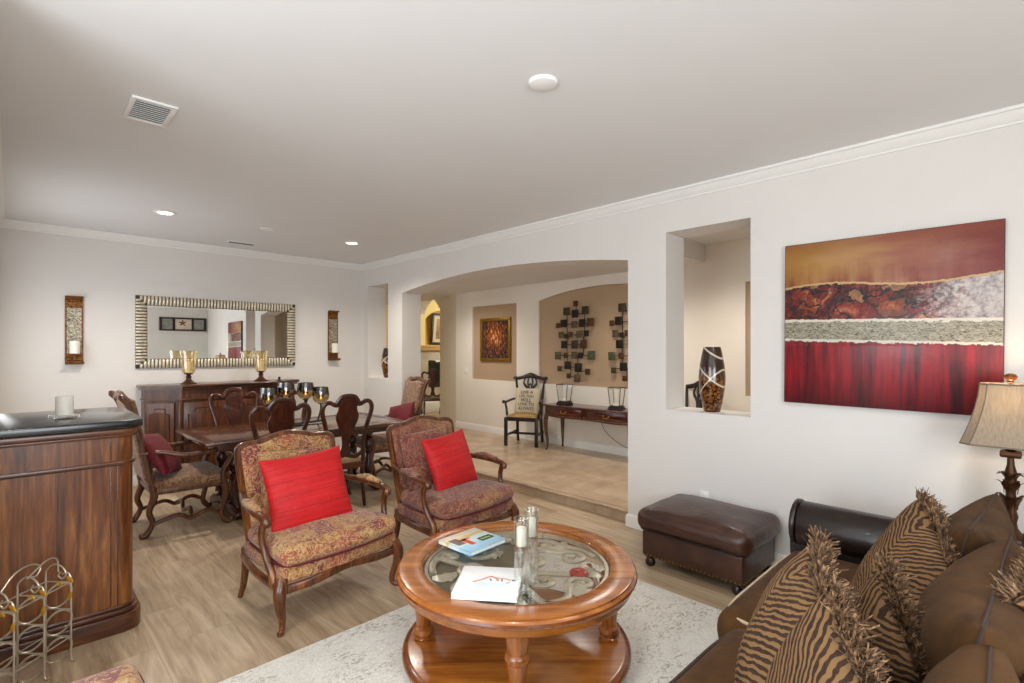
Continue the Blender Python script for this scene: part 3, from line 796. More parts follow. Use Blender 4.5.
# ------------------------------------------------------------------ bergere armchairs
def cabriole(bm, x, y, z, ox, oy, top=.028, foot=.016):
    pts = [(x, y, z), (x + ox * .028, y + oy * .028, z * .78), (x + ox * .022, y + oy * .022, z * .52), (x - ox * .006, y - oy * .006, z * .24), (x - ox * .004, y - oy * .004, z * .09), (x + ox * .022, y + oy * .022, .014), (x + ox * .032, y + oy * .032, 0.012)]
    tube(bm, pts, [top * 1.1, top * 1.15, top * .9, top * .62, foot, foot * 1.15, foot * .8], 10, smooth=5)
def make_bergere(label, fabric, loc, rotz):
    t = thing('bergere_armchair', label, 'armchair', loc, rotz, 'tapestry bergere armchairs')
    for sx in (-1, 1):
        bm = bmn(); cabriole(bm, sx * .385, -.295, .31, sx * .8, -.8, .032, .017)
        obj('leg', bm, 'oak', t)
        bm = bmn(); tube(bm, [(sx * .335, .29, .33), (sx * .335, .285, .22), (sx * .338, .31, .09), (sx * .345, .345, .0)], [.026, .025, .02, .016], 10, smooth=5)
        obj('leg', bm, 'oak', t)
    # serpentine rail
    def front(x, off=0): return -.315 - off - .035 * math.cos(x / .4 * PI * .5) ** 2 + .012 * math.cos(x / .4 * 2 * PI)
    xs = [-.41 + .82 * i / 24 for i in range(25)]
    bm = bmn()
    lo = [.27 - .02 * math.cos(x / .41 * 2 * PI) * 1 for x in xs]
    pts = [(x, front(x), (.262 + .018 * math.cos(x / .41 * PI))) for x in xs]
    tube(bm, pts, (.024, .016), 8, up=(0, 0, 1), sq=.6)
    for sx in (-1, 1):
        tube(bm, [(sx * .405, -.31, .262), (sx * .40, 0, .275), (sx * .345, .30, .275)], (.024, .016), 8, up=(0, 0, 1), smooth=5, sq=.6)
    tube(bm, [(-.345, .30, .28), (.345, .30, .28)], (.024, .016), 8, up=(0, 0, 1), sq=.6)
    obj('seat_frame', bm, 'oak', t)
    def taper(p):
        q = p.copy(); f = 1 - .14 * (p.y + .31) / .62; q.x *= f
        if p.y < -.2: q.y -= (.035 * math.cos(p.x / .4 * PI * .5) ** 2) * min(1, (-.2 - p.y) / .1)
        return q
    bm = bmn(); softbox(bm, (0, -.01, .325), (.80, .62, .10), .03, n=10, warp=taper); obj('seat_base', bm, fabric, t)
    bm = bmn(); softbox(bm, (0, -.035, .425), (.79, .62, .12), .055, top=.03, n=10, side=.012, warp=taper); cu = obj('seat_cushion', bm, fabric, t)
    bm = bmn()
    pr = []
    for k in range(60):
        a = 2 * PI * k / 60; ca, sa = math.cos(a), math.sin(a)
        p = Vector((.398 * math.copysign(abs(ca) ** .28, ca), .312 * math.copysign(abs(sa) ** .28, sa), 0)); p = taper(p); pr.append((p.x, p.y - .035, .378))
    tube(bm, pr, .006, 6, closed=True); obj('piping', bm, 'wine', cu, label='wine red piping')
    # back
    bk = frame((0, .275, .33), (1, 0, 0), (0, .2, .98))
    ol = [(-.31, 0), (-.325, .3), (-.34, .58), (-.325, .64), (-.27, .655), (-.19, .66), (-.1, .685), (0, .70), (.1, .685), (.19, .66), (.27, .655), (.325, .64), (.34, .58), (.325, .3), (.31, 0)]
    ols = [p for p in sm([(x, y, 0) for x, y in ol], 4)]
    bm = bmn(); tube(bm, [bk @ Vector((p.x, p.y, 0)) for p in ols], (.026, .02), 8, up=bk.to_3x3() @ Vector((0, 0, 1)), sq=.65)
    tube(bm, [bk @ Vector((-.33, .0, 0)), bk @ Vector((.33, 0, 0))], (.026, .02), 8, up=bk.to_3x3() @ Vector((0, 0, 1)), sq=.65)
    obj('back_frame', bm, 'oak', t)
    bm = bmn(); c0 = Vector((0, .36))
    N = len(ols); rings = []
    for f, z in ((.98, -.015), (.98, .012), (.93, .03), (.75, .045), (.4, .055)):
        rings.append([bm.verts.new(bk @ Vector((p.x * f, c0.y + (p.y - c0.y) * f, z))) for p in ols])
    for a, b in zip(rings, rings[1:]):
        for k in range(N): bm.faces.new((a[k], a[(k + 1) % N], b[(k + 1) % N], b[k]))
    bm.faces.new(rings[0][::-1]); bm.faces.new(rings[-1])
    obj('back_upholstery', bm, fabric, t)
    for sx in (-1, 1):
        a0 = bk @ Vector((sx * .335, .34, .0))
        bm = bmn()
        tube(bm, [a0, (sx * .395, .16, .655), (sx * .425, -.02, .645), (sx * .425, -.13, .635), (sx * .42, -.185, .615), (sx * .41, -.185, .59)], [.02, .021, .022, .024, .026, .018], 10, up=(0, 0, 1), smooth=6)
        tube(bm, [(sx * .42, -.165, .625), (sx * .425, -.135, .53), (sx * .415, -.16, .42), (sx * .405, -.22, .33), (sx * .402, -.24, .27)], [.022, .02, .019, .024, .026], 10, smooth=6)
        arm = obj('arm', bm, 'oak', t)
        bm = bmn(); tube(bm, [(sx * .40, .14, .675), (sx * .415, .04, .678), (sx * .425, -.09, .665)], [(.012, .02), (.024, .03), (.012, .02)], 10, up=(0, 0, 1), smooth=5); obj('arm_pad', bm, fabric, arm)
    return t
make_bergere('gold and burgundy tapestry bergere armchair nearest the bar, with a red pillow', 'tap_gold', (1.44, 3.29, 0), 6)
make_bergere('burgundy tapestry bergere armchair nearest the arched opening, with a red pillow', 'tap_wine', (2.57, 3.30, 0), 5)

def loose_pillow(name, label, cat, mat, c, nrm, up, w, h, t, group=None, **k):
    nrm = Vector(nrm).normalized(); xa = Vector(up).cross(nrm)
    m = frame(c, xa, up); bm = bmn(); pillow(bm, w, h, t, **k)
    o = obj(name, bm, mat, sharp=80); o.matrix_world = m
    return tag(o, label, cat, group)
def on(loc, rz, p):
    return Matrix.Translation(loc) @ Matrix.Rotation(R(rz), 4, 'Z') @ Vector(p)
def dirz(rz, p): return Matrix.Rotation(R(rz), 3, 'Z') @ Vector(p)
G1, G2 = ((1.44, 3.29, 0), 6), ((2.57, 3.30, 0), 5)
loose_pillow('tapestry_cushion', 'gold tapestry back cushion behind the red pillow in the chair nearest the bar', 'cushion', 'tap_gold', on(*G1, (-.02, .215, .70)), dirz(6, (0, -.97, .25)), dirz(6, (.05, .25, .97)), .52, .46, .13, 'tapestry back cushions', seed=2)
loose_pillow('tapestry_cushion', 'burgundy tapestry back cushion behind the red pillow in the chair by the arch', 'cushion', 'tap_wine', on(*G2, (-.08, .215, .71)), dirz(5, (0, -.97, .25)), dirz(5, (-.05, .25, .97)), .5, .46, .13, 'tapestry back cushions', seed=3)
loose_pillow('throw_pillow', 'bright red pleated pillow on the armchair nearest the bar', 'pillow', 'red', on(*G1, (-.055, .02, .69)), dirz(6, (-.1, -.93, .34)), dirz(6, (-.02, .33, .93)), .54, .49, .17, 'bright red throw pillows', seed=4, pinch=.07)
loose_pillow('throw_pillow', 'bright red pleated pillow on the armchair nearest the arched opening', 'pillow', 'red', on(*G2, (.0, .03, .69)), dirz(5, (.03, -.93, .34)), dirz(5, (-.09, .33, .93)), .48, .46, .17, 'bright red throw pillows', seed=5, pinch=.07)

# ------------------------------------------------------------------ round coffee table
CT = (1.885, 1.885)
ct = thing('coffee_table', 'round honey pine coffee table with glass and metal scroll inset and low shelf', 'coffee table', (CT[0], CT[1], .022), -44.5)
ZB = -.022   # local offset: the rug lifts the table
bm = bmn(); lathe(bm, [(.483, .478), (.4845, .4855), (.487, .4865), (.594, .4865), (.599, .485), (.600, .477), (.605, .474), (.611, .467), (.613, .457), (.610, .447), (.604, .442), (.598, .441), (.598, .433), (.592, .431), (.590, .408), (.585, .402), (.52, .402), (.48, .42), (.477, .45), (.483, .478)], 96)
bm.faces.ensure_lookup_table()
for f in [f for f in bm.faces if len(f.verts) > 4]: bm.faces.remove(f)
bmesh.ops.remove_doubles(bm, verts=bm.verts[:], dist=.0005)
top = obj('top_ring', bm, 'honey', ct, sharp=24)
bm = bmn(); sheet_ring(bm, [(.6115, .467), (.6145, .457), (.608, .4435)], 80); obj('edge_band', bm, 'honey_edge', top, label='dark rubbed edge')
bm = bmn(); sheet_ring(bm, [(.4825, .483), (.485, .4875), (.491, .4869)], 80); obj('inner_band', bm, 'honey_edge', top, label='dark rubbed inner edge')
bm = bmn(); lathe(bm, [(0, .474), (.476, .474), (.480, .479), (.476, .484), (0, .484)], 64); obj('glass_inset', bm, 'tabletop_glass', ct)
# scrollwork below the glass
bm = bmn(); SZ = .452
def scr(pts, r=.018, flat=.6): tube(bm, [(p[0], p[1], SZ) for p in pts], (r * flat, r) if not isinstance(r, list) else [(q * flat, q) for q in r], 8, up=(0, 0, 1))
def vol(cx, cy, r, a0, turns, w=.018, lead=None):
    p = spiral(cx, cy, r, r * .18, a0, a0 + turns * 2 * PI, 30); n = len(p)
    if lead: p = [(q.x, q.y) for q in sm([(a, b, 0) for a, b in lead] + [(p[0][0], p[0][1], 0)], 6)][:-1] + p
    scr(p, [w * 1.1] * 3 + [w, w * .8]); lathe(bm, [(0, SZ + .016), (.018, SZ + .008), (.02, SZ - .006), (0, SZ - .01)], 12, (cx, cy, 0))
sheet_ring(bm, [(.474, SZ - .012), (.458, SZ - .012), (.458, SZ + .012), (.474, SZ + .012), (.474, SZ - .012)], 64)
for k, (cx, cy, r, a0, tn, lead) in enumerate([
    (.16, .26, .085, 0.3, 1.3, [(.43, .1), (.36, .2)]), (.30, .10, .08, 2.2, -1.3, [(.0, .14), (.14, .2)]), (.08, .06, .07, -1.2, 1.3, [(-.06, -.12), (.02, -.12)]),
    (.13, -.18, .085, 1.2, 1.3, [(.36, -.02), (.28, -.1)]), (.31, -.21, .07, -2.6, -1.3, [(.1, -.42), (.22, -.36)]), (-.02, -.30, .075, .3, 1.3, [(.22, -.4), (.12, -.4)]),
    (-.18, .18, .10, 2.8, 1.35, [(-.02, .44), (-.16, .4)]), (-.22, -.05, .09, -.5, -1.3, [(-.44, .1), (-.36, .05)]), (-.24, -.26, .08, .4, 1.3, [(-.06, -.2), (-.1, -.24)]), (-.36, .12, .06, 2.0, 1.2, [(-.42, -.1), (-.44, .02)]), (-.05, .36, .06, -1.0, 1.2, [(.16, .42), (.08, .43)])]):
    vol(cx, cy, r, a0, tn, .018, lead)
def leaf(cx, cy, a, L=.14, w=.04):
    ca, sa = math.cos(a), math.sin(a); n = 8; L0 = []; R0 = []; C0 = []
    for i in range(n + 1):
        s = i / n; ww = w * math.sin(PI * min(1, s * 1.02 + .02)) ** .7 * (1 + .22 * math.cos(s * 18)); bx, by = cx + ca * L * s, cy + sa * L * s
        L0.append(bm.verts.new((bx - sa * ww, by + ca * ww, SZ - .006))); R0.append(bm.verts.new((bx + sa * ww, by - ca * ww, SZ - .006))); C0.append(bm.verts.new((bx, by, SZ + .012)))
    for i in range(n): bm.faces.new((L0[i], C0[i], C0[i + 1], L0[i + 1])); bm.faces.new((C0[i], R0[i], R0[i + 1], C0[i + 1]))
for a in ((.2, .2, .9, .16, .05), (.33, .0, -1.0, .16, .05), (.22, -.24, -.4, .16, .05), (-.1, .1, 2.0, .2, .06), (-.3, -.1, 3.6, .13, .05), (-.1, -.14, -2.2, .2, .06), (-.2, .3, 2.6, .15, .05), (.02, -.34, -1.9, .12, .04)): leaf(*a)
obj('scrollwork', bm, 'pewter', ct, label='grey metal acanthus scrollwork under the glass')
bm = bmn(); lathe(bm, [(0, .4405), (.45, .4405), (.470, .439), (.470, .432), (0, .432)], 48)
# dark pan only under the left half, open on the right as the photograph shows the rug there
bmesh.ops.bisect_plane(bm, geom=bm.verts[:] + bm.edges[:] + bm.faces[:], plane_co=(.02, 0, 0), plane_no=(1, .12, 0), clear_outer=True)
obj('backing_pan', bm, plain('dark_pewter_pan', '#6a604d', .45, .4, vary=.3, scale=9), ct, label='dark metal backing plate')
bm = bmn(); lathe(bm, [(0, .472), (.022, .472), (.028, .476), (.04, .473), (.047, .468), (.049, .458), (.045, .45), (0, .45)], 28, (.312, -.112, 0))
for k in range(4): tube(bm, [(.312 + .02 * math.cos(k * PI / 2 + .4 + s), -.112 + .012 * math.sin(k * PI / 2 + s), .473) for s in (0, .5, 1.0)], .003, 6)
obj('medallion', bm, 'sealred', ct, label='round red wax medallion')
bm = bmn(); lathe(bm, [(0, .035), (.54, .035), (.572, .04), (.583, .055), (.583, .068), (.574, .08), (.552, .086), (0, .086)], 80); sh = obj('shelf', bm, 'honey', ct)
bm = bmn(); sheet_ring(bm, [(.558, .0865), (.575, .081), (.585, .068), (.585, .055), (.574, .039)], 80); obj('shelf_edge', bm, 'honey_edge', sh, label='dark rubbed shelf edge')
for k in range(4):
    a = k * PI / 2 - PI / 2; x, y = .485 * math.cos(a), .485 * math.sin(a)
    bm = bmn(); lathe(bm, [(.02, 0), (.042, .004), (.05, .02), (.045, .034), (.05, .04), (.05, .086), (.043, .092), (.053, .105), (.055, .118), (.05, .132), (.034, .142), (.037, .15), (.041, .2), (.046, .235), (.046, .245), (.055, .255), (.057, .268), (.052, .282), (.044, .29), (.048, .31), (.052, .35), (.052, .402), (.045, .41)], 24, (x, y, 0)); obj('leg', bm, 'honey_z', ct)
    bm = bmn(); mk = frame((x - .10 * math.cos(a), y - .10 * math.sin(a), .40), (-math.sin(a), math.cos(a), 0), (0, 0, 1))
    prism(bm, [(-.15, 0), (-.11, -.055), (.11, -.055), (.15, 0)], .03, mk, .004); obj('bracket', bm, 'honey', ct)

def book(label, c, rotz, w, d, th, cover, parts):
    t = thing('book', label, 'book', c, rotz)
    bm = bmn(); box2(bm, -w / 2, w / 2, -d / 2, d / 2, th - .003, th, .001); box2(bm, -w / 2, w / 2, -d / 2, d / 2, 0, .003, .001); box2(bm, -w / 2, -w / 2 + .003, -d / 2, d / 2, 0, th); obj('cover', bm, cover, t)
    bm = bmn(); box2(bm, -w / 2 + .004, w / 2 - .005, -d / 2 + .005, d / 2 - .005, .003, th - .003); obj('pages', bm, 'paper', t)
    for nm, mat, x0, x1, y0, y1, lab in parts:
        bm = bmn(); box2(bm, x0, x1, y0, y1, th, th + .0006); obj(nm, bm, mat, t, label=lab)
    return t
def ink(name, col): return plain(name, col, .5, vary=.05)
M['titlegreen'] = ink('title_green', '#a8cf70')
TT = .022 + .487
def beach():
    s = NT('painted_beach_cover'); co = s.coord(); x = s.xyz(co)
    a = s.noise(co, 30, 3); y = s.math('ADD', x[1], s.math('MULTIPLY', s.math('SUBTRACT', a, .5), .03))
    col = s.ramp(s.math('MULTIPLY_ADD', y, 3.7, .5), [(.0, '#8fb6cf'), (.34, '#a9cbdc'), (.4, '#c8dde4'), (.62, '#cfdde0'), (.72, '#d3b45e'), (.8, '#e6ddc4'), (1, '#d7d6c9')])
    s.set(color=col, rough=.3); return s.m
b1 = book('paperback art book with blue and sand cover and black title box, on the glass table', (1.862, 2.212, TT), 3, .275, .265, .022, beach(), [
    ('title_box', ink('cover_black', '#17201a'), .02, .115, -.06, -.01, 'black title box'), ('cover_figure', ink('cover_orange', '#d2542c'), -.06, -.025, -.06, .04, 'orange figure patch'),
    ('cover_figure', ink('cover_orange_b', '#de7c4c'), -.075, .0, .02, .045, 'orange figure patch'), ('cover_panel', ink('cover_grey', '#7d6a62'), -.118, -.065, -.02, .075, 'grey brown painted patch')])
text_part('title', 'Holiday', .026, "titlegreen", b1, T(.067, -.035, .0232), .0006, xs=.9)
b2_ = book('white hardback book with a pale figure sketch, nearest edge of the glass table', (1.575, 1.755, TT), -51, .29, .28, .03, plain('white_book_cover', '#eef0f1', .35), [
    ('sketch_wash', ink('wash_blue', '#cfdfe6'), -.06, .08, -.07, -.03, 'pale blue wash')])
bm = bmn()
tube(bm, [(-.07, -.03, .0306), (-.03, .0, .0306), (.0, .03, .0306), (.03, .02, .0306), (.045, -.01, .0306)], (.0007, .006), 6, up=(0, 0, 1), smooth=4)
tube(bm, [(.03, .02, .0306), (.08, .015, .0306), (.1, .0, .0306)], (.0007, .005), 6, up=(0, 0, 1), smooth=4)
obj('sketch_figure', bm, ink('sketch_peach', '#d79a7c'), b2_, label='peach figure sketch')
bm = bmn()
for pts in ([(.0, .035), (.02, .028)], [(.005, .01), (.012, -.01)], [(.06, .01), (.062, -.012)], [(.1, -.018), (.085, -.03)], [(.115, .01), (.115, -.004)], [(.122, .012), (.121, 0)], [(.109, .008), (.109, -.002)]):
    tube(bm, [(p[0], p[1], .0308) for p in pts], (.0007, .003), 6, up=(0, 0, 1))
obj('sketch_lines', bm, ink('sketch_dark', '#3c4356'), b2_, label='dark sketch lines')

def glass_cylinder(label, x, y, h, r):
    t = thing('candle_cylinder', label, 'candle holder', (x, y, TT), 0, 'glass cylinder candle holders')
    bm = bmn(); sheet_ring(bm, [(r * .9, .002), (r, .006), (r, h - .012), (r * 1.08, h - .004), (r * 1.04, h), (r * .93, h - .004), (r * .93, .012), (.001, .012)], 32)
    obj('glass_tube', bm, 'glass', t)
    bm = bmn(); lathe(bm, [(0, .0), (r * .95, 0), (r * .95, .006), (r * .3, .012), (r * .22, .03), (r * .22, h - .15), (r * .5, h - .135), (r * .8, h - .13), (r * .8, h - .126), (0, h - .126)], 24); obj('glass_stem', bm, 'glass', t)
    bm = bmn(); lathe(bm, [(0, h - .125), (r * .68, h - .125), (r * .7, h - .12), (r * .7, h - .05), (r * .62, h - .045), (0, h - .048)], 24); lathe(bm, [(.0015, h - .048), (.0015, h - .036), (0, h - .036)], 6); obj('candle', bm, 'wax', t, label='short white candle')
    return t
glass_cylinder('shorter clear glass candle cylinder standing in front on the coffee table', 1.655, 1.622, .33, .034)
glass_cylinder('taller clear glass candle cylinder standing behind on the coffee table', 1.745, 1.648, .345, .035)

# ------------------------------------------------------------------ leather ottoman
ot = thing('ottoman', 'brown leather ottoman with nailhead trim against the wall under the niche', 'ottoman', (3.645, 1.665, 0))
for sx in (-1, 1):
    for sy in (-1, 1):
        bm = bmn(); lathe(bm, [(0, 0), (.022, 0), (.034, .012), (.038, .03), (.03, .05), (.026, .056), (.036, .066), (.036, .085), (0, .085)], 20, (sx * .25, sy * .32, 0)); obj('foot', bm, 'ebony', ot)
bm = bmn(); softbox(bm, (0, 0, .17), (.58, .74, .195), .02, n=6, side=.004); obj('base', bm, 'leather', ot)
bm = bmn(); softbox(bm, (0, 0, .34), (.65, .82, .16), .065, top=.045, n=12, side=.012, warp=lambda p: p + Vector((0, 0, .008 * noise.noise(p * 6)))); cu = obj('cushion', bm, 'leather', ot)
bm = bmn(); pr = []
for k in range(72):
    a = 2 * PI * k / 72; ca, sa = math.cos(a), math.sin(a); pr.append((.318 * math.copysign(abs(ca) ** .2, ca), .393 * math.copysign(abs(sa) ** .2, sa), .277))
tube(bm, pr, .006, 6, closed=True); obj('welt', bm, 'leather_d', cu)
bm = bmn()
for i in range(25): lathe(bm, [(.007, 0), (.005, .004), (0, .005)], 8, (0, 0, 0)); xf(bm, frame((-.293, -.35 + .7 * i / 24, .088), (0, -1, 0), (0, 0, 1)), -17)
for i in range(19): lathe(bm, [(.007, 0), (.005, .004), (0, .005)], 8, (0, 0, 0)); xf(bm, frame((-.27 + .54 * i / 18, -.368, .088), (1, 0, 0), (0, 0, 1)), -17)
obj('nailhead_trim', bm, 'nail', ot)

# ------------------------------------------------------------------ sofa
so = thing('sofa', 'brown chenille sofa with dark leather rolled arms, piled with zebra pillows', 'sofa', (2.2, .4, 0))
sx0 = 2.2; sy0 = .4
def L(x, y, z): return (x - sx0, y - sy0, z)
bm = bmn(); softbox(bm, L(2.085, .40, .18), (2.6, 1.0, .20), .03, n=8); obj('seat_base', bm, 'velvet_d', so)
bm = bmn(); softbox(bm, L(2.085, -.06, .44), (2.6, .18, .70), .06, n=8); obj('back_frame', bm, 'velvet_d', so)
for x in (.80, 3.45):
    for y in (-.06, .9):
        bm = bmn(); lathe(bm, [(0, 0), (.024, 0), (.036, .014), (.038, .035), (.03, .055), (.034, .07), (.036, .10), (0, .10)], 18, L(x, y, 0)); obj('foot', bm, 'ebony', so)
def arm(xc):
    ol = [(-.095, .10), (-.095, .45)] + [(.138 * math.cos(a), .545 + .138 * math.sin(a)) for a in [R(220 - 20 * i) for i in range(14)]] + [(.095, .45), (.095, .10)]
    bm = bmn(); prism(bm, ol, 1.04, T(*L(xc, .98, 0)) @ MXZ, .012); 
    a = obj('arm', bm, 'leather_d', so, label='dark leather rolled arm')
    bm = bmn(); o2 = [(x * 1.0, z) for x, z in ol]
    prism(bm, [(x * 1.06, .10 + (z - .10) * 1.015) for x, z in ol], .03, T(*L(xc, 1.01, 0)) @ MXZ, .008); obj('arm_front_panel', bm, 'ebony', a)
arm(3.43); arm(.74)
for x0, x1, yc_, dp_, pm in ((.88, 2.2, .445, .91, 'piping_d'), (2.2, 3.27, .49, 1.0, 'piping')):
    bm = bmn(); softbox(bm, L((x0 + x1) / 2, yc_, .36), (x1 - x0 - .004, dp_, .20), .085, top=.035, n=10, side=.008); cu = obj('seat_cushion', bm, 'velvet', so)
    bm = bmn(); pr = []
    for k in range(80):
        a = 2 * PI * k / 80; ca, sa = math.cos(a), math.sin(a)
        pr.append(L((x0 + x1) / 2 + ((x1 - x0) / 2 - .022) * math.copysign(abs(ca) ** .25, ca), yc_ + (dp_ / 2 - .022) * math.copysign(abs(sa) ** .25, sa), .4385))
    tube(bm, pr, .007, 6, closed=True); obj('piping', bm, pm, cu, label='ivory piping' if pm == 'piping' else 'dark piping')
for xc, w, yc, zc, tl, rz, sd in ((2.93, .74, .20, .625, .30, 4, 1), (2.2, .92, .13, .60, .36, 2, 2), (1.42, .84, .12, .56, .30, -2, 3)):
    m = frame(L(xc, yc, zc), (-math.cos(R(rz)), math.sin(R(rz)), 0), (0, -.2, .98))
    bm = bmn(); pillow(bm, w, .62, tl, n=22, pinch=.07, wob=.02, seed=sd); bmesh.ops.transform(bm, matrix=m, verts=bm.verts[:]); cu = obj('back_cushion', bm, 'velvet', so, sharp=80)
    bm = bmn(); pr = []
    for k in range(4):
        for i in range(16):
            s = 2 * i / 16 - 1; u, v = [(s, 1), (1, -s), (-s, -1), (-1, s)][k]; x, y = pillow_xy(u, v, w, .62, .07); pr.append(m @ Vector((x, y, 0)))
    tube(bm, pr, .005, 6, closed=True); obj('piping', bm, 'piping_d', cu, label='dark piping seam')

def zebra_pillow(label, c, nrm, up, w, h, t, seed=0, edges=(1,), pinch=.05, droop=0.0):
    def sag_all(bm):
        for v in bm.verts: v.co.y -= droop * max(0.0, v.co.x / w + .5) ** 1.6
    nrm = Vector(nrm).normalized(); upv = Vector(up); upv = upv - nrm * upv.dot(nrm); xa = upv.cross(nrm)
    m = frame(c, xa, upv); o = thing('zebra_pillow', label, 'pillow', mat=m, group='zebra print pillows')
    bm = bmn(); pillow_side(bm, w, h, t, 1, n=20, pinch=pinch, wob=.012, seed=seed); sag_all(bm); obj('front_panel', bm, 'zebra', o, sharp=80, label='zebra striped front')
    bm = bmn(); pillow_side(bm, w, h, t, -1, n=20, pinch=pinch, wob=.012, seed=seed); sag_all(bm); obj('back_panel', bm, 'velvet', o, sharp=80, label='plain brown back')
    bm = bmn(); rr = random.Random(seed + 50)
    for e in edges:
        for i in range(900):
            s = rr.uniform(-1, 1)
            if e == 1: (x, y), d = pillow_xy(s, 1, w, h, pinch), Vector((s * .25, 1, 0))
            elif e == -1: (x, y), d = pillow_xy(s, -1, w, h, pinch), Vector((s * .25, -1, 0))
            elif e == 2: (x, y), d = pillow_xy(1, s, w, h, pinch), Vector((1, s * .25, 0))
            else: (x, y), d = pillow_xy(-1, s, w, h, pinch), Vector((-1, s * .25, 0))
            p = Vector((x, y, rr.uniform(-.018, .018))); d = (d + Vector((rr.uniform(-.7, .7), rr.uniform(-.4, .4), rr.uniform(-.95, .95)))).normalized()
            sag = Vector((rr.uniform(-.4, .4), rr.uniform(-.4, .4), rr.uniform(-.6, .6))); ln = rr.uniform(.028, .062); wd = Vector((rr.uniform(-1, 1), rr.uniform(-1, 1), rr.uniform(-1, 1))).normalized() * rr.uniform(.0025, .0052)
            prev = None
            for k in range(4):
                f = k / 3; q = p + d * ln * f + sag * ln * f * f * .7; ww = wd * (1 - .55 * f)
                a, b = bm.verts.new(q - ww), bm.verts.new(q + ww)
                if prev: bm.faces.new((prev[0], a, b, prev[1]))
                prev = (a, b)
    sag_all(bm); obj('fringe', bm, 'fringe', o, sharp=180, label='tan tasselled fringe')
    return o
zebra_pillow('zebra pillow second from the camera, at the front edge of the sofa seat', (1.69, .526, .73), (-.35, .84, .40), (.08, -.4, .9), .38, .50, .19, 1, droop=.05)
zebra_pillow('largest zebra pillow, farthest from the camera, leaning beside the dark leather arm', (2.61, .345, .70), (-.455, .73, .51), (.28, -.43, .86), .46, .56, .22, 2, droop=.21)
zebra_pillow('smallest zebra pillow, tucked between the other three against the brown back cushions', (2.0, .356, .63), (-.56, .77, .24), (-.25, -.45, .85), .36, .38, .15, 3, droop=.03)
zebra_pillow('zebra pillow nearest the camera at the bottom edge of the photo', (1.48, .38, .63), (-.685, .694, .164), (-.29, -.48, .82), .46, .50, .20, 4)
zebra_pillow('zebra pillow lying on top of the sofa back with only its fringe and corner showing', (2.24, -.19, .855), (0, -.1, 1), (.14, 1, .1), .46, .40, .12, 5)

# ------------------------------------------------------------------ side table and lamp
st = thing('side_table', 'dark wooden side table under the lamp, hidden behind the sofa arm', 'side table', (3.79, .08, 0))
bm = bmn(); box2(bm, -.19, .19, -.25, .25, .56, .59, .008); obj('top', bm, 'mahogany', st)
bm = bmn(); box2(bm, -.17, .17, -.23, .23, .48, .56, .004); obj('apron', bm, 'mahogany', st)
for sx in (-.15, .15):
    for sy in (-.21, .21):
        bm = bmn(); lathe(bm, [(.018, 0), (.024, .1), (.02, .2), (.028, .3), (.028, .5)], 14, (sx, sy, 0)); obj('leg', bm, 'mahogany', st)
lp = thing('table_lamp', 'bronze leaf table lamp with taupe flared shade in the corner beside the painting', 'lamp', (3.78, .075, .59), -1)
def rect8(hx, hy, c, z): return [(hx - c, hy, z), (hx, hy - c, z), (hx, -hy + c, z), (hx - c, -hy, z), (-hx + c, -hy, z), (-hx, -hy + c, z), (-hx, hy - c, z), (-hx + c, hy, z)]
bm = bmn(); prev = None
for f in (0, .2, .4, .6, .8, 1):
    k = (1 - f) ** 1.6
    r = [bm.verts.new(p) for p in rect8(.088 + .064 * k, .118 + .076 * k, .032 + .010 * k, .508 + .32 * f)]
    if prev:
        for i in range(8): bm.faces.new((prev[i], prev[(i + 1) % 8], r[(i + 1) % 8], r[i]))
    prev = r
sd = obj('lamp_shade', bm, 'shade', lp, sharp=20)
bm = bmn()
for k, z in ((1, .508), (0, .828)): tube(bm, rect8(.089 + .064 * k, .119 + .076 * k, .032 + .010 * k, z), (.005, .003), 6, closed=True, up=(0, 0, 1))
for i in range(8):
    pts = []
    for f in (0, .2, .4, .6, .8, 1):
        k = (1 - f) ** 1.6; pts.append(rect8(.0885 + .064 * k, .1185 + .076 * k, .032 + .010 * k, .508 + .32 * f)[i])
    tube(bm, pts, .0028, 5)
obj('shade_trim', bm, plain('shade_braid', '#6f6252', .7), sd)
bm = bmn(); lathe(bm, [(0, 0), (.085, 0), (.09, .012), (.075, .03), (.045, .045), (.028, .07), (.024, .10), (.03, .13), (.022, .17), (.02, .30), (.026, .36), (.016, .40), (.014, .44), (.018, .445), (.016, .475), (.022, .48), (.026, .488), (.014, .5), (.007, .51), (.007, .60), (0, .60)], 24); box2(bm, -.042, .042, -.042, .042, .442, .475, .008); obj('stem', bm, 'bronze', lp)
bm = bmn()
for ring, (z, r, ln) in enumerate(((.17, .022, .12), (.25, .018, .11), (.32, .016, .08))):
    for k in range(6):
        a = k * PI / 3 + ring * .5; prev = None
        for i in range(7):
            f = i / 6; rr_ = r + .006 + .038 * f ** 2; zz = z + ln * f - .05 * f ** 3; w = .020 * math.sin(PI * (f * .92 + .06)) * (1 + .25 * math.cos(f * 14))
            c = Vector((rr_ * math.cos(a), rr_ * math.sin(a), zz)); s = Vector((-math.sin(a), math.cos(a), 0)) * w
            v = [bm.verts.new(c - s), bm.verts.new(c + Vector((math.cos(a), math.sin(a), 0)) * .004), bm.verts.new(c + s)]
            if prev: bm.faces.new((prev[0], v[0], v[1], prev[1])); bm.faces.new((prev[1], v[1], v[2], prev[2]))
            prev = v
obj('leaf_ornament', bm, 'bronze', lp)
bm = bmn(); lathe(bm, [(.006, .60), (.007, .80)], 10); box2(bm, -.086, .086, -.004, .004, .815, .821); box2(bm, -.004, .004, -.116, .116, .815, .821); lathe(bm, [(.006, .80), (.007, .832), (.016, .838), (.012, .846), (.024, .856), (.028, .868), (.022, .88), (.008, .886), (0, .887)], 20); obj('finial', bm, plain('amber_bronze_finial', '#7a4416', .3, .4, coat=.4), lp)
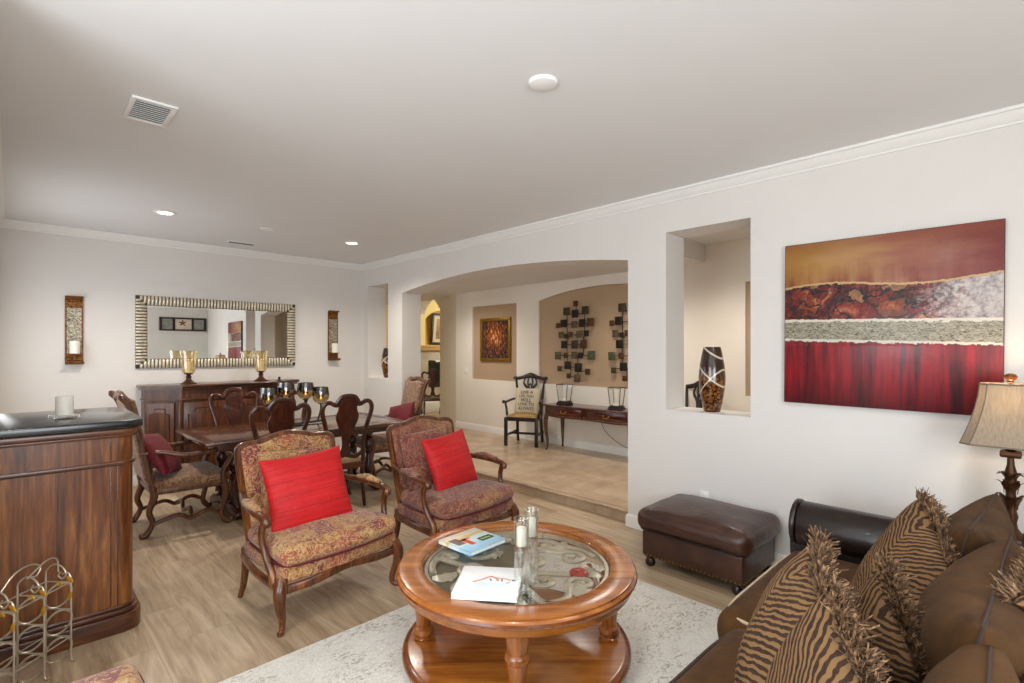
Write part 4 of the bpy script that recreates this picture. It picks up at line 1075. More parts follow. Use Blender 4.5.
bm = bmn(); lathe(bm, [(.012, .60), (.014, .63), (.03, .67), (.03, .70), (.018, .725), (0, .73)], 16); obj('bulb', bm, emit('lit_lamp_bulb', '#ffd9a0', 12), lp, label='lit bulb')
d = bpy.data.lights.new('lamp_bulb_light', 'POINT'); d.energy = 5; d.color = (1, .74, .45); d.shadow_soft_size = .035
o = bpy.data.objects.new('lamp_bulb_light', d); COL.objects.link(o); o.location = (3.78, .075, 1.335)

# ------------------------------------------------------------------ things on the right wall
WR = lambda y, z: frame((XW, y, z), (0, -1, 0), (0, 0, 1))
t = thing('abstract_painting', 'large red, gold and grey textured abstract canvas on the wall above the sofa', 'painting', mat=WR(.672, 1.782) @ Matrix.Rotation(R(-.4), 4, 'Z'))
bm = bmn(); box2(bm, -.565, .565, -.555, .555, .004, .04, .003); obj('canvas', bm, 'painting', t)
bm = bmn()
for a, b in (((-.568, -.558), (.568, -.551)), ((-.568, .551), (.568, .558))): box2(bm, a[0], b[0], a[1], b[1], .002, .036)
for x in (-.568, .561): box2(bm, x, x + .007, -.551, .551, .002, .036)
obj('edge_wrap', bm, plain('dark_canvas_edge', '#4a1c18', .5), t)
t = thing('power_outlet', 'white power outlet on the wall just above the leather ottoman', 'outlet', mat=WR(1.85, .405))
bm = bmn(); box2(bm, -.035, .035, -.057, .057, .0, .006, .003); obj('cover_plate', bm, 'whiteplastic', t)
for y in (-.022, .022):
    bm = bmn(); lathe(bm, [(0, .0085), (.014, .0085), (.016, .006), (0, .006)], 16, (0, y, 0)); obj('socket', bm, 'whiteplastic', t)
def vase(label, x, y, z, h, r):
    bm = bmn(); k = h / .54
    lathe(bm, [(0, 0), (.062 * r, 0), (.068 * r, .012 * k), (.085 * r, .10 * k), (.102 * r, .22 * k), (.105 * r, .29 * k), (.096 * r, .39 * k), (.076 * r, .50 * k), (.066 * r, .54 * k), (.06 * r, .54 * k), (.066 * r, .49 * k), (0, .46 * k)], 40)
    o = obj('vase', bm, 'vase'); o.location = (x, y, z); tag(o, label, 'vase'); return o
vase('tall brown mosaic vase with pale bands in the pass-through niche beside the painting', 4.15, 1.855, 1.09, .535, 1.0)
vase('brown vase in the narrow far niche at the corner of the dining area', 4.2, 7.03, 1.17, .46, 1.0)

# ------------------------------------------------------------------ back wall: mirror, sconces
WB = lambda x, z: frame((x, YB, z), (1, 0, 0), (0, 0, 1))
mr = thing('wall_mirror', 'wide rectangular mirror with ribbed champagne frame above the sideboard', 'mirror', mat=WB(1.98, 1.815) @ Matrix.Rotation(R(-.35), 4, 'Y'))
MW, MH, FW = .93, .435, .115
bm = bmn(); box2(bm, -MW + FW - .01, MW - FW + .01, -MH + FW - .01, MH - FW + .01, .010, .020); obj('mirror_glass', bm, 'mirror', mr)
bm = bmn()   # bevel strip of the glass
for s in (-1, 1):
    pass
b_in = (MW - FW + .002, MH - FW + .002); b_o = (MW - FW - .028, MH - FW - .028)
rg = [[bm.verts.new((sx * hx, sy * hy, z)) for sx, sy in ((-1, -1), (1, -1), (1, 1), (-1, 1))] for (hx, hy), z in ((b_in, .0203), (b_o, .0206))]
for i in range(4): bm.faces.new((rg[0][i], rg[0][(i + 1) % 4], rg[1][(i + 1) % 4], rg[1][i]))
bm.faces.new(rg[1]); bm.faces.new(rg[0][::-1]); obj('bevelled_glass', bm, 'mirror', mr, sharp=1)
bm = bmn()
for (x0, x1, y0, y1) in ((-MW, MW, MH - FW, MH), (-MW, MW, -MH, -MH + FW), (-MW, -MW + FW, -MH + FW, MH - FW), (MW - FW, MW, -MH + FW, MH - FW)): box2(bm, x0, x1, y0, y1, .004, .028, .003)
obj('frame_back', bm, 'champ_gap_shade', mr)
def rib(bm, a, b, w, h):      # one rounded rib from a (outer) to b (inner)
    a = Vector(a); b = Vector(b); d = (b - a); s = Vector((-d.y, d.x, 0)).normalized() * w
    rows = []
    for f, hh in ((0, .25), (.12, .7), (.35, 1), (.7, .8), (.93, .45), (1, .1)):
        c = a + d * f; rows.append([bm.verts.new(c + s * math.cos(q) + Vector((0, 0, h * hh * math.sin(q)))) for q in (0, PI / 5, 2 * PI / 5, 3 * PI / 5, 4 * PI / 5, PI)])
    for p, q in zip(rows, rows[1:]):
        for k in range(5): bm.faces.new((p[k], p[k + 1], q[k + 1], q[k]))
bm = bmn(); pit = .037; n = int(2 * MW / pit)
for sgn in (-1, 1):
    for i in range(n):
        x = -MW + (i + .5) * 2 * MW / n; cut = min(FW, MW - abs(x))
        if cut > .02: rib(bm, (x, sgn * MH, .026), (x, sgn * (MH - cut * .96), .026), pit * .40, .024)
    m2 = int(2 * MH / pit)
    for i in range(m2):
        y = -MH + (i + .5) * 2 * MH / m2; cut = min(FW, MH - abs(y))
        if cut > .02: rib(bm, (sgn * MW, y, .026), (sgn * (MW - cut * .96), y, .026), pit * .40, .024)
obj('ribbed_frame', bm, 'champagne', mr, label='ribbed champagne frame')
def sconce(label, xc):
    t = thing('candle_sconce', label, 'sconce', mat=WB(xc, 1.445), group='filigree candle sconces')
    bm = bmn(); pts = [(0, .735, .075), (0, .745, .06), (0, .74, .03), (0, .70, .012), (0, .4, .01), (0, .05, .012), (0, .01, .03), (0, .0, .06), (0, .012, .10), (0, .03, .105)]
    def strip(bm, pts, hw, th, x=0): tube(bm, [(x, p[1], p[2]) for p in pts], (th, hw), 4, up=(0, 0, 1), sq=.35)
    strip(bm, sm(pts, 4), .088, .005); obj('backplate', bm, 'sconce_metal', t)
    bm = bmn(); box2(bm, -.062, .062, .12, .62, .016, .021); obj('filigree_panel', bm, 'sconce_lattice', t, label='silver filigree panel')
    bm = bmn(); lathe(bm, [(0, .0), (.055, .0), (.06, .006), (.06, .014), (0, .014)], 20); xf(bm, frame((0, .10, .072), (1, 0, 0), (0, 0, -1)), 0); box2(bm, -.01, .01, .085, .10, .012, .07); obj('candle_plate', bm, 'sconce_metal', t)
    bm = bmn(); lathe(bm, [(0, 0), (.043, 0), (.044, .005), (.044, .135), (.038, .14), (0, .137)], 24); xf(bm, frame((0, .115, .072), (1, 0, 0), (0, 0, -1)), 0); obj('candle', bm, 'wax', t, label='white pillar candle')
    bm = bmn(); 
    for z in (.03, .7): tube(bm, [(-.062, z, .03), (.062, z, .03)], .014, 8)
    obj('scroll_roll', bm, 'sconce_metal', t)
    return t
sconce('filigree candle sconce on the back wall left of the mirror', .50); sconce('filigree candle sconce on the back wall right of the mirror', 3.483)
# picture on the wall behind the camera, seen in the mirror
t = thing('triple_frame_picture', 'dark wooden triple frame with flower picture on the wall opposite the mirror', 'picture', mat=frame((3.36, YF, 2.36), (-1, 0, 0), (0, 0, 1)))
bm = bmn(); W, H = .60, .21
for x0, x1, y0, y1 in ((-W, W, H - .05, H), (-W, W, -H, -H + .05), (-W, -W + .07, -H + .05, H - .05), (W - .07, W, -H + .05, H - .05), (-.27, -.21, -H + .05, H - .05), (.21, .27, -H + .05, H - .05)): box2(bm, x0, x1, y0, y1, .002, .035, .005)
obj('frame', bm, 'ebony', t)
def flower():
    s = NT('sepia_flower_print'); co = s.coord(); x = s.xyz(co); r = s.n('VectorMath', {0: s.n('VectorMath', {0: co, 1: (.02, .04, 0)}, operation='SUBTRACT')}, operation='LENGTH', out=1)
    a = s.n('Math', {0: s.math('SUBTRACT', x[1], .04), 1: s.math('SUBTRACT', x[0], .02)}, operation='ARCTAN2')
    pet = s.math('MULTIPLY_ADD', s.math('SINE', s.math('MULTIPLY', a, 5.0)), .03, .07)
    s.set(color=s.mix(s.math('LESS_THAN', r, pet), s.ramp(s.noise(co, 9, 3), [(.3, '#c9b29c'), (.7, '#ddcdbb')]), '#7d4a44'), rough=.2); return s.m
bm = bmn(); box2(bm, -.21, .21, -H + .05, H - .05, .004, .012); obj('flower_print', bm, flower(), t)
for s_ in (-1, 1):
    bm = bmn(); box2(bm, min(s_ * .27, s_ * .53), max(s_ * .27, s_ * .53), -H + .05, H - .05, .004, .012); obj('grey_print', bm, hammered('grey_landscape_print', '#5f625e', '#b9b8b0'), t)

# ------------------------------------------------------------------ dining table
dt = thing('dining_table', 'long dark walnut dining table with turned trestle legs', 'dining table', (2.26, 5.62, 0))
bm = bmn(); box2(bm, -1.05, 1.05, -.57, .57, .745, .78, .01); tp = obj('table_top', bm, 'table_x', dt)
bm = bmn()
for x0, x1, y0, y1 in ((-1.05, 1.05, -.57, -.47), (-1.05, 1.05, .47, .57), (-1.05, -.95, -.47, .47), (.95, 1.05, -.47, .47)): box2(bm, x0 + .012, x1 - .012, y0 + .012, y1 - .012, .7795, .7812)
obj('border_inlay', bm, 'mahogany_x', tp, label='darker border')
bm = bmn(); box2(bm, -.92, .92, -.44, .44, .67, .745, .006); obj('apron', bm, 'mahogany_x', dt)
BAL = [(.03, .10), (.045, .11), (.05, .13), (.03, .15), (.03, .165), (.05, .18), (.06, .22), (.055, .28), (.034, .36), (.03, .40), (.046, .41), (.03, .43), (.03, .45), (.05, .47), (.055, .51), (.035, .56), (.05, .58), (.035, .60), (.05, .63), (.05, .675)]
for sx in (-.72, .72):
    for sy in (-.2, .2):
        bm = bmn(); lathe(bm, BAL, 18, (sx, sy, 0)); obj('leg', bm, 'mahogany', dt)
    bm = bmn(); tube(bm, [(sx, -.42, .03), (sx, -.38, .05), (sx, -.2, .085), (sx, 0, .08), (sx, .2, .085), (sx, .38, .05), (sx, .42, .03)], [(.03, .05), (.045, .05), (.045, .05), (.03, .05), (.045, .05), (.045, .05), (.03, .05)], 8, up=(0, 0, 1), smooth=4, sq=.6); obj('trestle_foot', bm, 'mahogany', dt)
bm = bmn(); tube(bm, [(-.72, 0, .09), (-.3, 0, .11), (0, 0, .09), (.3, 0, .11), (.72, 0, .09)], (.025, .04), 8, up=(0, 0, 1), smooth=6, sq=.6); obj('stretcher', bm, 'mahogany_x', dt)

# splat-back side chairs (local front is -Y)
def make_side_chair(label, loc, rotz):
    t = thing('dining_chair', label, 'dining chair', loc, rotz, 'splat-back dining chairs')
    for sx in (-1, 1):
        bm = bmn(); cabriole(bm, sx * .225, -.215, .42, sx * .8, -.8, .03, .017); obj('leg', bm, 'mahogany', t)
        bm = bmn(); tube(bm, [(sx * .19, .20, .44), (sx * .192, .205, .25), (sx * .195, .25, .0)], [.022, .02, .016], 8, smooth=5, sq=.7); obj('leg', bm, 'mahogany', t)
    bm = bmn()
    tube(bm, [(-.235, -.225, .425), (.235, -.225, .425), (.2, .215, .425), (-.2, .215, .425)], (.032, .018), 8, up=(0, 0, 1), closed=True, sq=.5); obj('seat_rail', bm, 'mahogany_x', t)
    bm = bmn(); softbox(bm, (0, -.005, .465), (.45, .43, .06), .028, top=.02, n=8, warp=lambda p: Vector((p.x * (1 - .17 * (p.y + .2) / .4), p.y, p.z))); obj('seat', bm, 'seatfab', t)
    bk = frame((0, .205, .44), (1, 0, 0), (0, .15, .99))
    up = bk.to_3x3() @ Vector((0, 0, 1))
    hoop = [(-.20, 0), (-.19, .12), (-.188, .26), (-.212, .40), (-.248, .53), (-.25, .60), (-.222, .645), (-.18, .65), (-.14, .628), (-.11, .63), (-.09, .66), (-.06, .695), (0, .705)]
    hoop = hoop + [(-x, y) for x, y in hoop[::-1][1:]]
    bm = bmn(); tube(bm, [bk @ Vector((x, y, 0)) for x, y in hoop], [(.016, .022)] * 9 + [(.016, .03)] * 7 + [(.016, .022)] * 9, 8, up=up, smooth=4, sq=.75); obj('back_frame', bm, 'mahogany', t)
    h = [(.05, .10), (.055, .13), (.04, .17), (.036, .23), (.055, .32), (.09, .41), (.112, .47), (.115, .52), (.10, .555), (.09, .585), (.10, .62), (.095, .66), (.05, .685), (0, .69)]
    hs = [(p.x, p.y) for p in sm([(x, y, 0) for x, y in h], 3)]
    bm = bmn(); prism(bm, [(x, y) for x, y in hs] + [(-x, y) for x, y in hs[::-1][1:]], .018, bk @ T(0, 0, -.009), .004); obj('splat', bm, 'mahogany', t)
    bm = bmn(); tube(bm, [bk @ Vector((x, y, 0)) for x, y in ((-.178, .12), (-.12, .075), (-.06, .085), (0, .10), (.06, .085), (.12, .075), (.178, .12))], (.012, .02), 8, up=up, smooth=4, sq=.7); obj('back_rail', bm, 'mahogany', t)
    return t
c0 = make_side_chair('splat-back dining chair on the near side of the table, behind the gold armchair', (1.76, 5.08, 0), 180)
dup(c0, (2.42, 5.07, 0), 176, 'splat-back dining chair on the near side of the table, between the two red pillow armchairs')
dup(c0, (1.86, 6.22, 0), 0, 'splat-back dining chair on the far side of the table, in front of the sideboard doors')
dup(c0, (2.46, 6.22, 0), 2, 'splat-back dining chair on the far side of the table, behind the smoked glass cups')

# carved armchairs at the table ends (local front is -Y)
def make_arm_chair(label, loc, rotz, seatmat):
    t = thing('carved_armchair', label, 'dining armchair', loc, rotz, 'carved armchairs at the table ends')
    for sx in (-1, 1):
        bm = bmn(); tube(bm, [(sx * .325, -.29, .66), (sx * .335, -.325, .63), (sx * .33, -.30, .57), (sx * .318, -.255, .50), (sx * .315, -.25, .42), (sx * .32, -.275, .30), (sx * .318, -.25, .18), (sx * .32, -.235, .09), (sx * .328, -.27, .03), (sx * .335, -.30, .022), (sx * .335, -.315, .045)], [.024, .028, .024, .022, .032, .03, .024, .022, .026, .024, .014], 10, smooth=5); obj('leg', bm, 'walnut', t, label='carved front leg rising into the arm support')
        bm = bmn(); tube(bm, [(sx * .285, .29, .44), (sx * .285, .275, .34), (sx * .285, .31, .22), (sx * .285, .285, .12), (sx * .285, .33, .03), (sx * .285, .36, .022), (sx * .285, .365, .045)], [.028, .032, .025, .022, .028, .026, .014], 10, smooth=5); obj('leg', bm, 'walnut', t)
        bm = bmn(); tube(bm, [(sx * .282, .37, .72), (sx * .30, .22, .715), (sx * .33, .05, .675), (sx * .335, -.12, .68), (sx * .33, -.26, .70), (sx * .33, -.33, .685), (sx * .33, -.345, .655), (sx * .33, -.325, .64)], [.02, .022, .024, .024, .026, .03, .026, .016], 10, smooth=6); obj('arm', bm, 'walnut', t)
        bm = bmn(); tube(bm, [(sx * .318, -.24, .10), (sx * .31, -.12, .15), (sx * .30, 0, .105), (sx * .295, .10, .15), (sx * .288, .28, .11)], .018, 8, smooth=6); obj('stretcher', bm, 'walnut', t)
    bm = bmn(); tube(bm, [(-.30, .0, .115), (-.15, -.02, .16), (0, 0, .11), (.15, -.02, .16), (.30, 0, .115)], .018, 8, smooth=6); obj('stretcher', bm, 'walnut', t)
    bm = bmn(); tube(bm, [(-.32, -.265, .375), (.32, -.265, .375), (.288, .28, .375), (-.288, .28, .375)], (.022, .02), 8, up=(0, 0, 1), closed=True, sq=.5); obj('seat_rail', bm, 'walnut', t)
    bm = bmn(); softbox(bm, (0, .0, .43), (.66, .58, .10), .035, top=.025, n=8, warp=lambda p: Vector((p.x * (1 - .09 * (p.y + .28) / .56), p.y, p.z))); se = obj('seat', bm, seatmat, t)
    bm = bmn(); wp = lambda x, y: Vector((x * (1 - .09 * (y + .28) / .56), y, .40))
    for i in range(34):
        lathe(bm, [(.007, 0), (.005, .004), (0, .005)], 6); xf(bm, frame(wp(-.325 + .65 * i / 33, -.292), (1, 0, 0), (0, 0, 1)), -13)
    for sx in (-1, 1):
        for i in range(30):
            lathe(bm, [(.007, 0), (.005, .004), (0, .005)], 6); p = wp(sx * .332, -.28 + .55 * i / 29); xf(bm, frame(p, (0, sx, 0), (0, 0, 1)), -13)
    obj('nailhead_trim', bm, 'nail', se, label='brass nailhead trim')
    bk = frame((0, .28, .40), (1, 0, 0), (0, .20, .98)); up = bk.to_3x3() @ Vector((0, 0, 1))
    bm = bmn(); softbox(bm, (0, 0, 0), (.53, .74, .075), .03, top=.02, n=8, m=bk @ T(0, .43, 0)); obj('back_upholstery', bm, seatmat, t)
    bm = bmn()
    for sx in (-1, 1): tube(bm, [bk @ Vector((sx * .28, y, z)) for y, z in ((-.02, 0), (.3, .0), (.6, -.005), (.76, -.02), (.83, -.05), (.84, -.075))], [.024, .024, .024, .026, .03, .02], 10, up=up, smooth=5, sq=.8)
    tube(bm, [bk @ Vector((x, y, z)) for x, y, z in ((-.29, .80, -.03), (-.2, .815, -.03), (0, .845, -.03), (.2, .815, -.03), (.29, .80, -.03))], (.028, .03), 10, up=up, smooth=5)
    obj('back_frame', bm, 'walnut', t)
    return t
make_arm_chair('carved armchair with red pillow at the left end of the dining table, beside the bar', (1.15, 5.55, 0), 90, 'tap_mute')
make_arm_chair('carved armchair with red pillow at the right end of the dining table, by the arch', (3.41, 5.82, 0), -100, 'tap_mute')
loose_pillow('throw_pillow', 'dark red pillow on the carved armchair beside the bar', 'pillow', 'wine', (.95, 5.42, .68), (.85, -.4, .40), (-.42, .35, .85), .46, .42, .14, 'dark red throw pillows', seed=6)
loose_pillow('throw_pillow', 'dark red pillow on the carved armchair at the arch end of the table', 'pillow', 'wine', (3.54, 5.62, .76), (-.85, -.2, .45), (.35, .35, .85), .40, .32, .15, 'dark red throw pillows', seed=8)

# candle centrepiece on the table
cp = thing('candle_centrepiece', 'dark iron centrepiece with four smoked glass candle cups on the dining table', 'candle holder', (2.23, 5.62, .7812), 6)
bm = bmn(); tube(bm, [(-.30, 0, .02), (-.1, .0, .015), (.1, 0, .015), (.30, 0, .02)], (.01, .03), 8, up=(0, 0, 1), smooth=4, sq=.6); lathe(bm, [(0, .0), (.08, 0), (.085, .008), (.03, .02), (0, .022)], 24); obj('base', bm, 'iron', cp)
for k, (x, y, z) in enumerate(((-.30, .02, .235), (-.11, .03, .28), (.11, .02, .265), (.27, -.02, .21))):
    bm = bmn(); tube(bm, [(x * .9, 0, .02), (x * .95, y * .5, z * .4), (x, y, z * .8), (x, y, z)], .009, 8, smooth=5); lathe(bm, [(0, z), (.03, z), (.036, z + .008), (0, z + .01)], 16, (x, y, 0)); stm = obj('stem', bm, 'iron', cp)
    bm = bmn(); sheet_ring(bm, [(.02, z + .01), (.055, z + .016), (.086, z + .055), (.092, z + .095), (.084, z + .15), (.078, z + .19), (.075, z + .19), (.081, z + .15), (.088, z + .095), (.082, z + .057), (.05, z + .021), (.001, z + .018)], 28, (x, y, 0)); obj('glass_cup', bm, 'smoky', cp, label='smoked glass cup')
    bm = bmn(); lathe(bm, [(0, z + .022), (.024, z + .022), (.024, z + .055), (0, z + .055)], 16, (x, y, 0)); cd = obj('votive_candle', bm, 'wax', cp)
    bm = bmn(); lathe(bm, [(.001, z + .055), (.007, z + .066), (.005, z + .08), (0, z + .095)], 10, (x, y, 0)); obj('flame', bm, 'flame', cd)

# ------------------------------------------------------------------ sideboard
sb = thing('sideboard', 'dark carved walnut sideboard with canted ends under the mirror', 'sideboard', (1.965, YB - .02, 0))
def plan(g, dx=0): return [(-.86 - g, 0), (-.86 - g, -.20 - g), (-.58, -.40 - g), (-.54, -.44 - g), (.54, -.44 - g), (.58, -.40 - g), (.86 + g, -.20 - g), (.86 + g, 0)]
bm = bmn(); prism(bm, plan(0), 1.03, T(0, 0, .10)); obj('body', bm, 'side', sb)
bm = bmn(); prism(bm, plan(.03), .025, T(0, 0, 1.13), .006); prism(bm, plan(.05), .035, T(0, 0, 1.155), .012, 3); obj('top', bm, 'side_x', sb)
bm = bmn(); prism(bm, plan(.025), .11, T(0, 0, 0), .01); obj('plinth', bm, 'side', sb)
bm = bmn(); prism(bm, plan(.015), .02, T(0, 0, 1.005), .006); obj('cornice_moulding', bm, 'side_x', sb)
def cab_door(w, h, m, knobx):
    bm = bmn(); prism(bm, [(-w / 2, 0), (w / 2, 0), (w / 2, h), (-w / 2, h)], .018, m, .004); d_ = obj('door', bm, 'side', sb)
    a = w / 2 - .05; pts = [(-a, .06), (a, .06), (a, h - .13), (a - .035, h - .13), (a - .05, h - .10), (a * .55, h - .07), (-a * .55, h - .07), (-a + .05, h - .10), (-a + .035, h - .13), (-a, h - .13)]
    bm = bmn(); prism(bm, pts, .012, m @ T(0, 0, .014), .008); obj('raised_panel', bm, 'side', d_)
    bm = bmn(); tube(bm, [m @ Vector((x, y, .02)) for x, y in pts], .007, 6, closed=True); obj('panel_moulding', bm, 'mahogany', d_, label='darker panel moulding')
    bm = bmn(); lathe(bm, [(.006, 0), (.006, .012), (.013, .018), (.013, .026), (0, .03)], 14); xf(bm, m @ T(knobx, h * .42, .018), 0); obj('knob', bm, 'bronze', d_)
for xc, k in ((-.275, .22), (.275, -.22)): cab_door(.49, .85, frame((xc, -.44, .13), (1, 0, 0), (0, 0, 1)), k)
ln = math.hypot(.28, .20); 
cab_door(ln - .04, .85, frame((-.72, -.30, .13), (.28, -.20, 0), (0, 0, 1)), .11); cab_door(ln - .04, .85, frame((.72, -.30, .13), (.28, .20, 0), (0, 0, 1)), -.11)
for xc in (-.555, 0, .555):
    bm = bmn(); box2(bm, xc - .022, xc + .022, -.462, -.435, .115, 1.0, .008); obj('pilaster', bm, 'side', sb)
def hurricane(label, x, y, z):
    t = thing('hurricane_lamp', label, 'candle holder', (x, y, z), 0, 'amber hurricane candle holders')
    bm = bmn(); lathe(bm, [(0, 0), (.085, 0), (.085, .01), (.06, .022), (.035, .045), (.022, .07), (.034, .085), (.022, .10), (.026, .115), (.05, .125), (.05, .132), (0, .132)], 24); obj('pedestal', bm, 'bronze', t)
    bm = bmn(); sheet_ring(bm, [(.001, .135), (.06, .136), (.072, .15), (.075, .20), (.077, .33), (.092, .40), (.089, .40), (.074, .33), (.072, .20), (.068, .152), (.001, .14)], 28); obj('amber_glass', bm, 'amber', t)
    bm = bmn(); lathe(bm, [(0, .141), (.036, .141), (.037, .27), (0, .268)], 20); obj('candle', bm, 'wax', t)
    return t
hurricane('amber glass hurricane candle holder on the left half of the sideboard', 1.53, 7.12, 1.19); hurricane('amber glass hurricane candle holder on the right half of the sideboard', 2.36, 7.14, 1.19)
bm = bmn(); lathe(bm, [(0, 0), (.028, 0), (.03, .005), (.012, .012), (.012, .03), (.02, .04), (.012, .05), (0, .052)], 16); o = obj('trinket', bm, 'bronze'); o.location = (2.58, 7.1, 1.19); tag(o, 'tiny dark bronze trinket near the right end of the sideboard', 'ornament')

# ------------------------------------------------------------------ bar counter
bar = thing('bar_counter', 'brown wood bar counter with black granite top at the left edge', 'bar', (.512, 3.64, 0))
def bplan(g, r=.075):
    x1, y0, y1, x0 = .0 + g, .0 - g, .84 + g, -.585
    r = r + max(0, g) * .4
    return [(x0, y1), (x0, y0)] + [(x1 - r + r * math.sin(a), y0 + r - r * math.cos(a)) for a in [PI / 2 * i / 8 for i in range(9)]] + [(x1 - r + r * math.cos(a), y1 - r + r * math.sin(a)) for a in [PI / 2 * i / 8 for i in range(9)]]
bm = bmn(); prism(bm, bplan(-.0), 1.04, T(0, 0, .10)); obj('body', bm, 'bar', bar)
bm = bmn(); prism(bm, bplan(.035), .10, None, .006); prism(bm, bplan(.022), .03, T(0, 0, .098), .012, 3); prism(bm, bplan(.01), .02, T(0, 0, .126), .008); obj('plinth', bm, 'bar_x', bar)
bm = bmn(); prism(bm, bplan(.012), .025, T(0, 0, .945), .009, 3); obj('mid_rail', bm, 'bar_x', bar)
bm = bmn(); prism(bm, bplan(.015), .02, T(0, 0, 1.105), .008); prism(bm, bplan(.032), .035, T(0, 0, 1.122), .012, 3); obj('cornice', bm, 'bar_x', bar)
bm = bmn(); prism(bm, bplan(.045), .045, T(0, 0, 1.155), .01, 3); obj('counter_top', bm, 'granite', bar, label='polished black granite top')
bm = bmn()
for x in (-.078, -.11):
    box2(bm, x - .003, x + .003, -.006, .004, .15, .945, .002); box2(bm, x - .003, x + .003, -.006, .004, .97, 1.105, .002)
obj('corner_fluting', bm, 'bar_x', bar)
t = thing('pillar_candle', 'white pillar candle on a square glass dish on the black bar top', 'candle', (.225, 3.98, 1.2), 10)
bm = bmn(); box2(bm, -.06, .06, -.06, .06, .012, .02, .004)
for x in (-.055, .055):
    for y in (-.055, .055): box2(bm, x - .008, x + .008, y - .008, y + .008, 0, .012, .002)
obj('glass_dish', bm, 'glass', t)
bm = bmn(); lathe(bm, [(0, .02), (.04, .02), (.042, .024), (.042, .122), (.037, .13), (.03, .127), (0, .126)], 32); lathe(bm, [(.002, .126), (.002, .136), (0, .136)], 6); obj('candle', bm, 'wax', t)

# ------------------------------------------------------------------ wine rack
F2 = Vector((math.sin(R(44.5)), math.cos(R(44.5)), 0)); R2 = Vector((math.cos(R(44.5)), -math.sin(R(44.5)), 0))
wo = F2 * 2.47 + R2 * -2.33
wr = thing('wine_rack', 'silver wire wine rack with gold leaves on the floor in front of the bar', 'wine rack', mat=frame(wo, R2, F2))
for k, d in enumerate((-.15, 0, .15)):
    bm = bmn()
    for sx in (-.065, .065):
        tube(bm, [(sx, d, .006), (sx, d, .43)], .0045, 8); tube(bm, [(sx, d, .03), (sx * 1.1, d, .008), (sx * 1.35, d, .006)], .0045, 8, smooth=4)
    for z in (.13, .27, .41): tube(bm, [(-.065, d, z), (.065, d, z)], .0035, 8)
    tube(bm, [(sx_, d, z_) for sx_, z_ in ((-.065, .43), (-.06, .47), (-.02, .50), (.02, .485), (.04, .45), (.02, .425), (.0, .44), (.012, .46))], .004, 8, smooth=6); tube(bm, [(.065, d, .43), (.05, d, .455), (.02, d, .45)], .004, 8, smooth=5)
    fr = obj('upright_frame', bm, 'silver', wr)
    for z in (.06, .20, .34):
        bm = bmn(); tube(bm, [(.040 * math.cos(a) + .018 * math.sin(a), d + .03 * math.cos(a), z + .064 * math.sin(a)) for a in [2 * PI * i / 28 for i in range(28)]], .0052, 8, closed=True); obj('bottle_ring', bm, 'silver', wr)
    for sx, z, rr_ in ((.065, .425, .8), (.065, .34, -.2), (-.065, .30, .3), (.01, .40, 1.0)):
        bm = bmn(); mm = frame((sx, d - .006, z), (math.cos(rr_), 0, math.sin(rr_)), (-math.sin(rr_), 0, math.cos(rr_))); softbox(bm, (0, 0, 0), (.02, .045, .008), .004, n=3, k=2, m=mm, warp=lambda p: Vector((p.x * (1 - (p.y / .026) ** 2 * .85), p.y, p.z))); obj('gold_leaf', bm, 'goldleaf', fr, label='gold painted leaf')
for sx in (-.065, .065):
    for z in (.13, .41):
        bm = bmn(); tube(bm, [(sx, -.15, z), (sx, .15, z)], .0035, 8); obj('connecting_rod', bm, 'silver', wr)
bm = bmn(); tube(bm, [(.0, -.15, .49), (.0, -.08, .55), (.0, 0, .56), (.0, .05, .53), (.0, .03, .495), (.0, 0, .50)], .004, 8, smooth=6); obj('top_scroll', bm, 'silver', wr)
bm = bmn(); tube(bm, [(.0, -.02, .50), (0, .08, .545), (0, .14, .53), (0, .15, .46)], .004, 8, smooth=6); obj('top_scroll', bm, 'silver', wr)

# ------------------------------------------------------------------ tapestry footstool at the bottom left edge
fs = thing('footstool', 'tapestry footstool with wine red trim, only its corner showing at the bottom edge', 'footstool', (.10, 2.09, 0), 2)
for sx in (-1, 1):
    for sy in (-1, 1):
        bm = bmn(); cabriole(bm, sx * .18, sy * .15, .29, sx * .7, sy * .7, .026, .015); obj('leg', bm, 'oak', fs)
bm = bmn(); softbox(bm, (0, 0, .32), (.44, .38, .09), .03, n=6); obj('seat_base', bm, 'tap_gold', fs)
bm = bmn(); softbox(bm, (0, 0, .415), (.46, .40, .12), .035, top=.03, n=8); cu = obj('cushion', bm, 'tap_gold', fs)
bm = bmn(); pr = []
for k in range(60):
    a = 2 * PI * k / 60; ca, sa = math.cos(a), math.sin(a); pr.append((.228 * math.copysign(abs(ca) ** .22, ca), .20 * math.copysign(abs(sa) ** .22, sa), .44))
tube(bm, pr, .008, 6, closed=True); obj('trim_cord', bm, 'wine', cu, label='wine red trim')

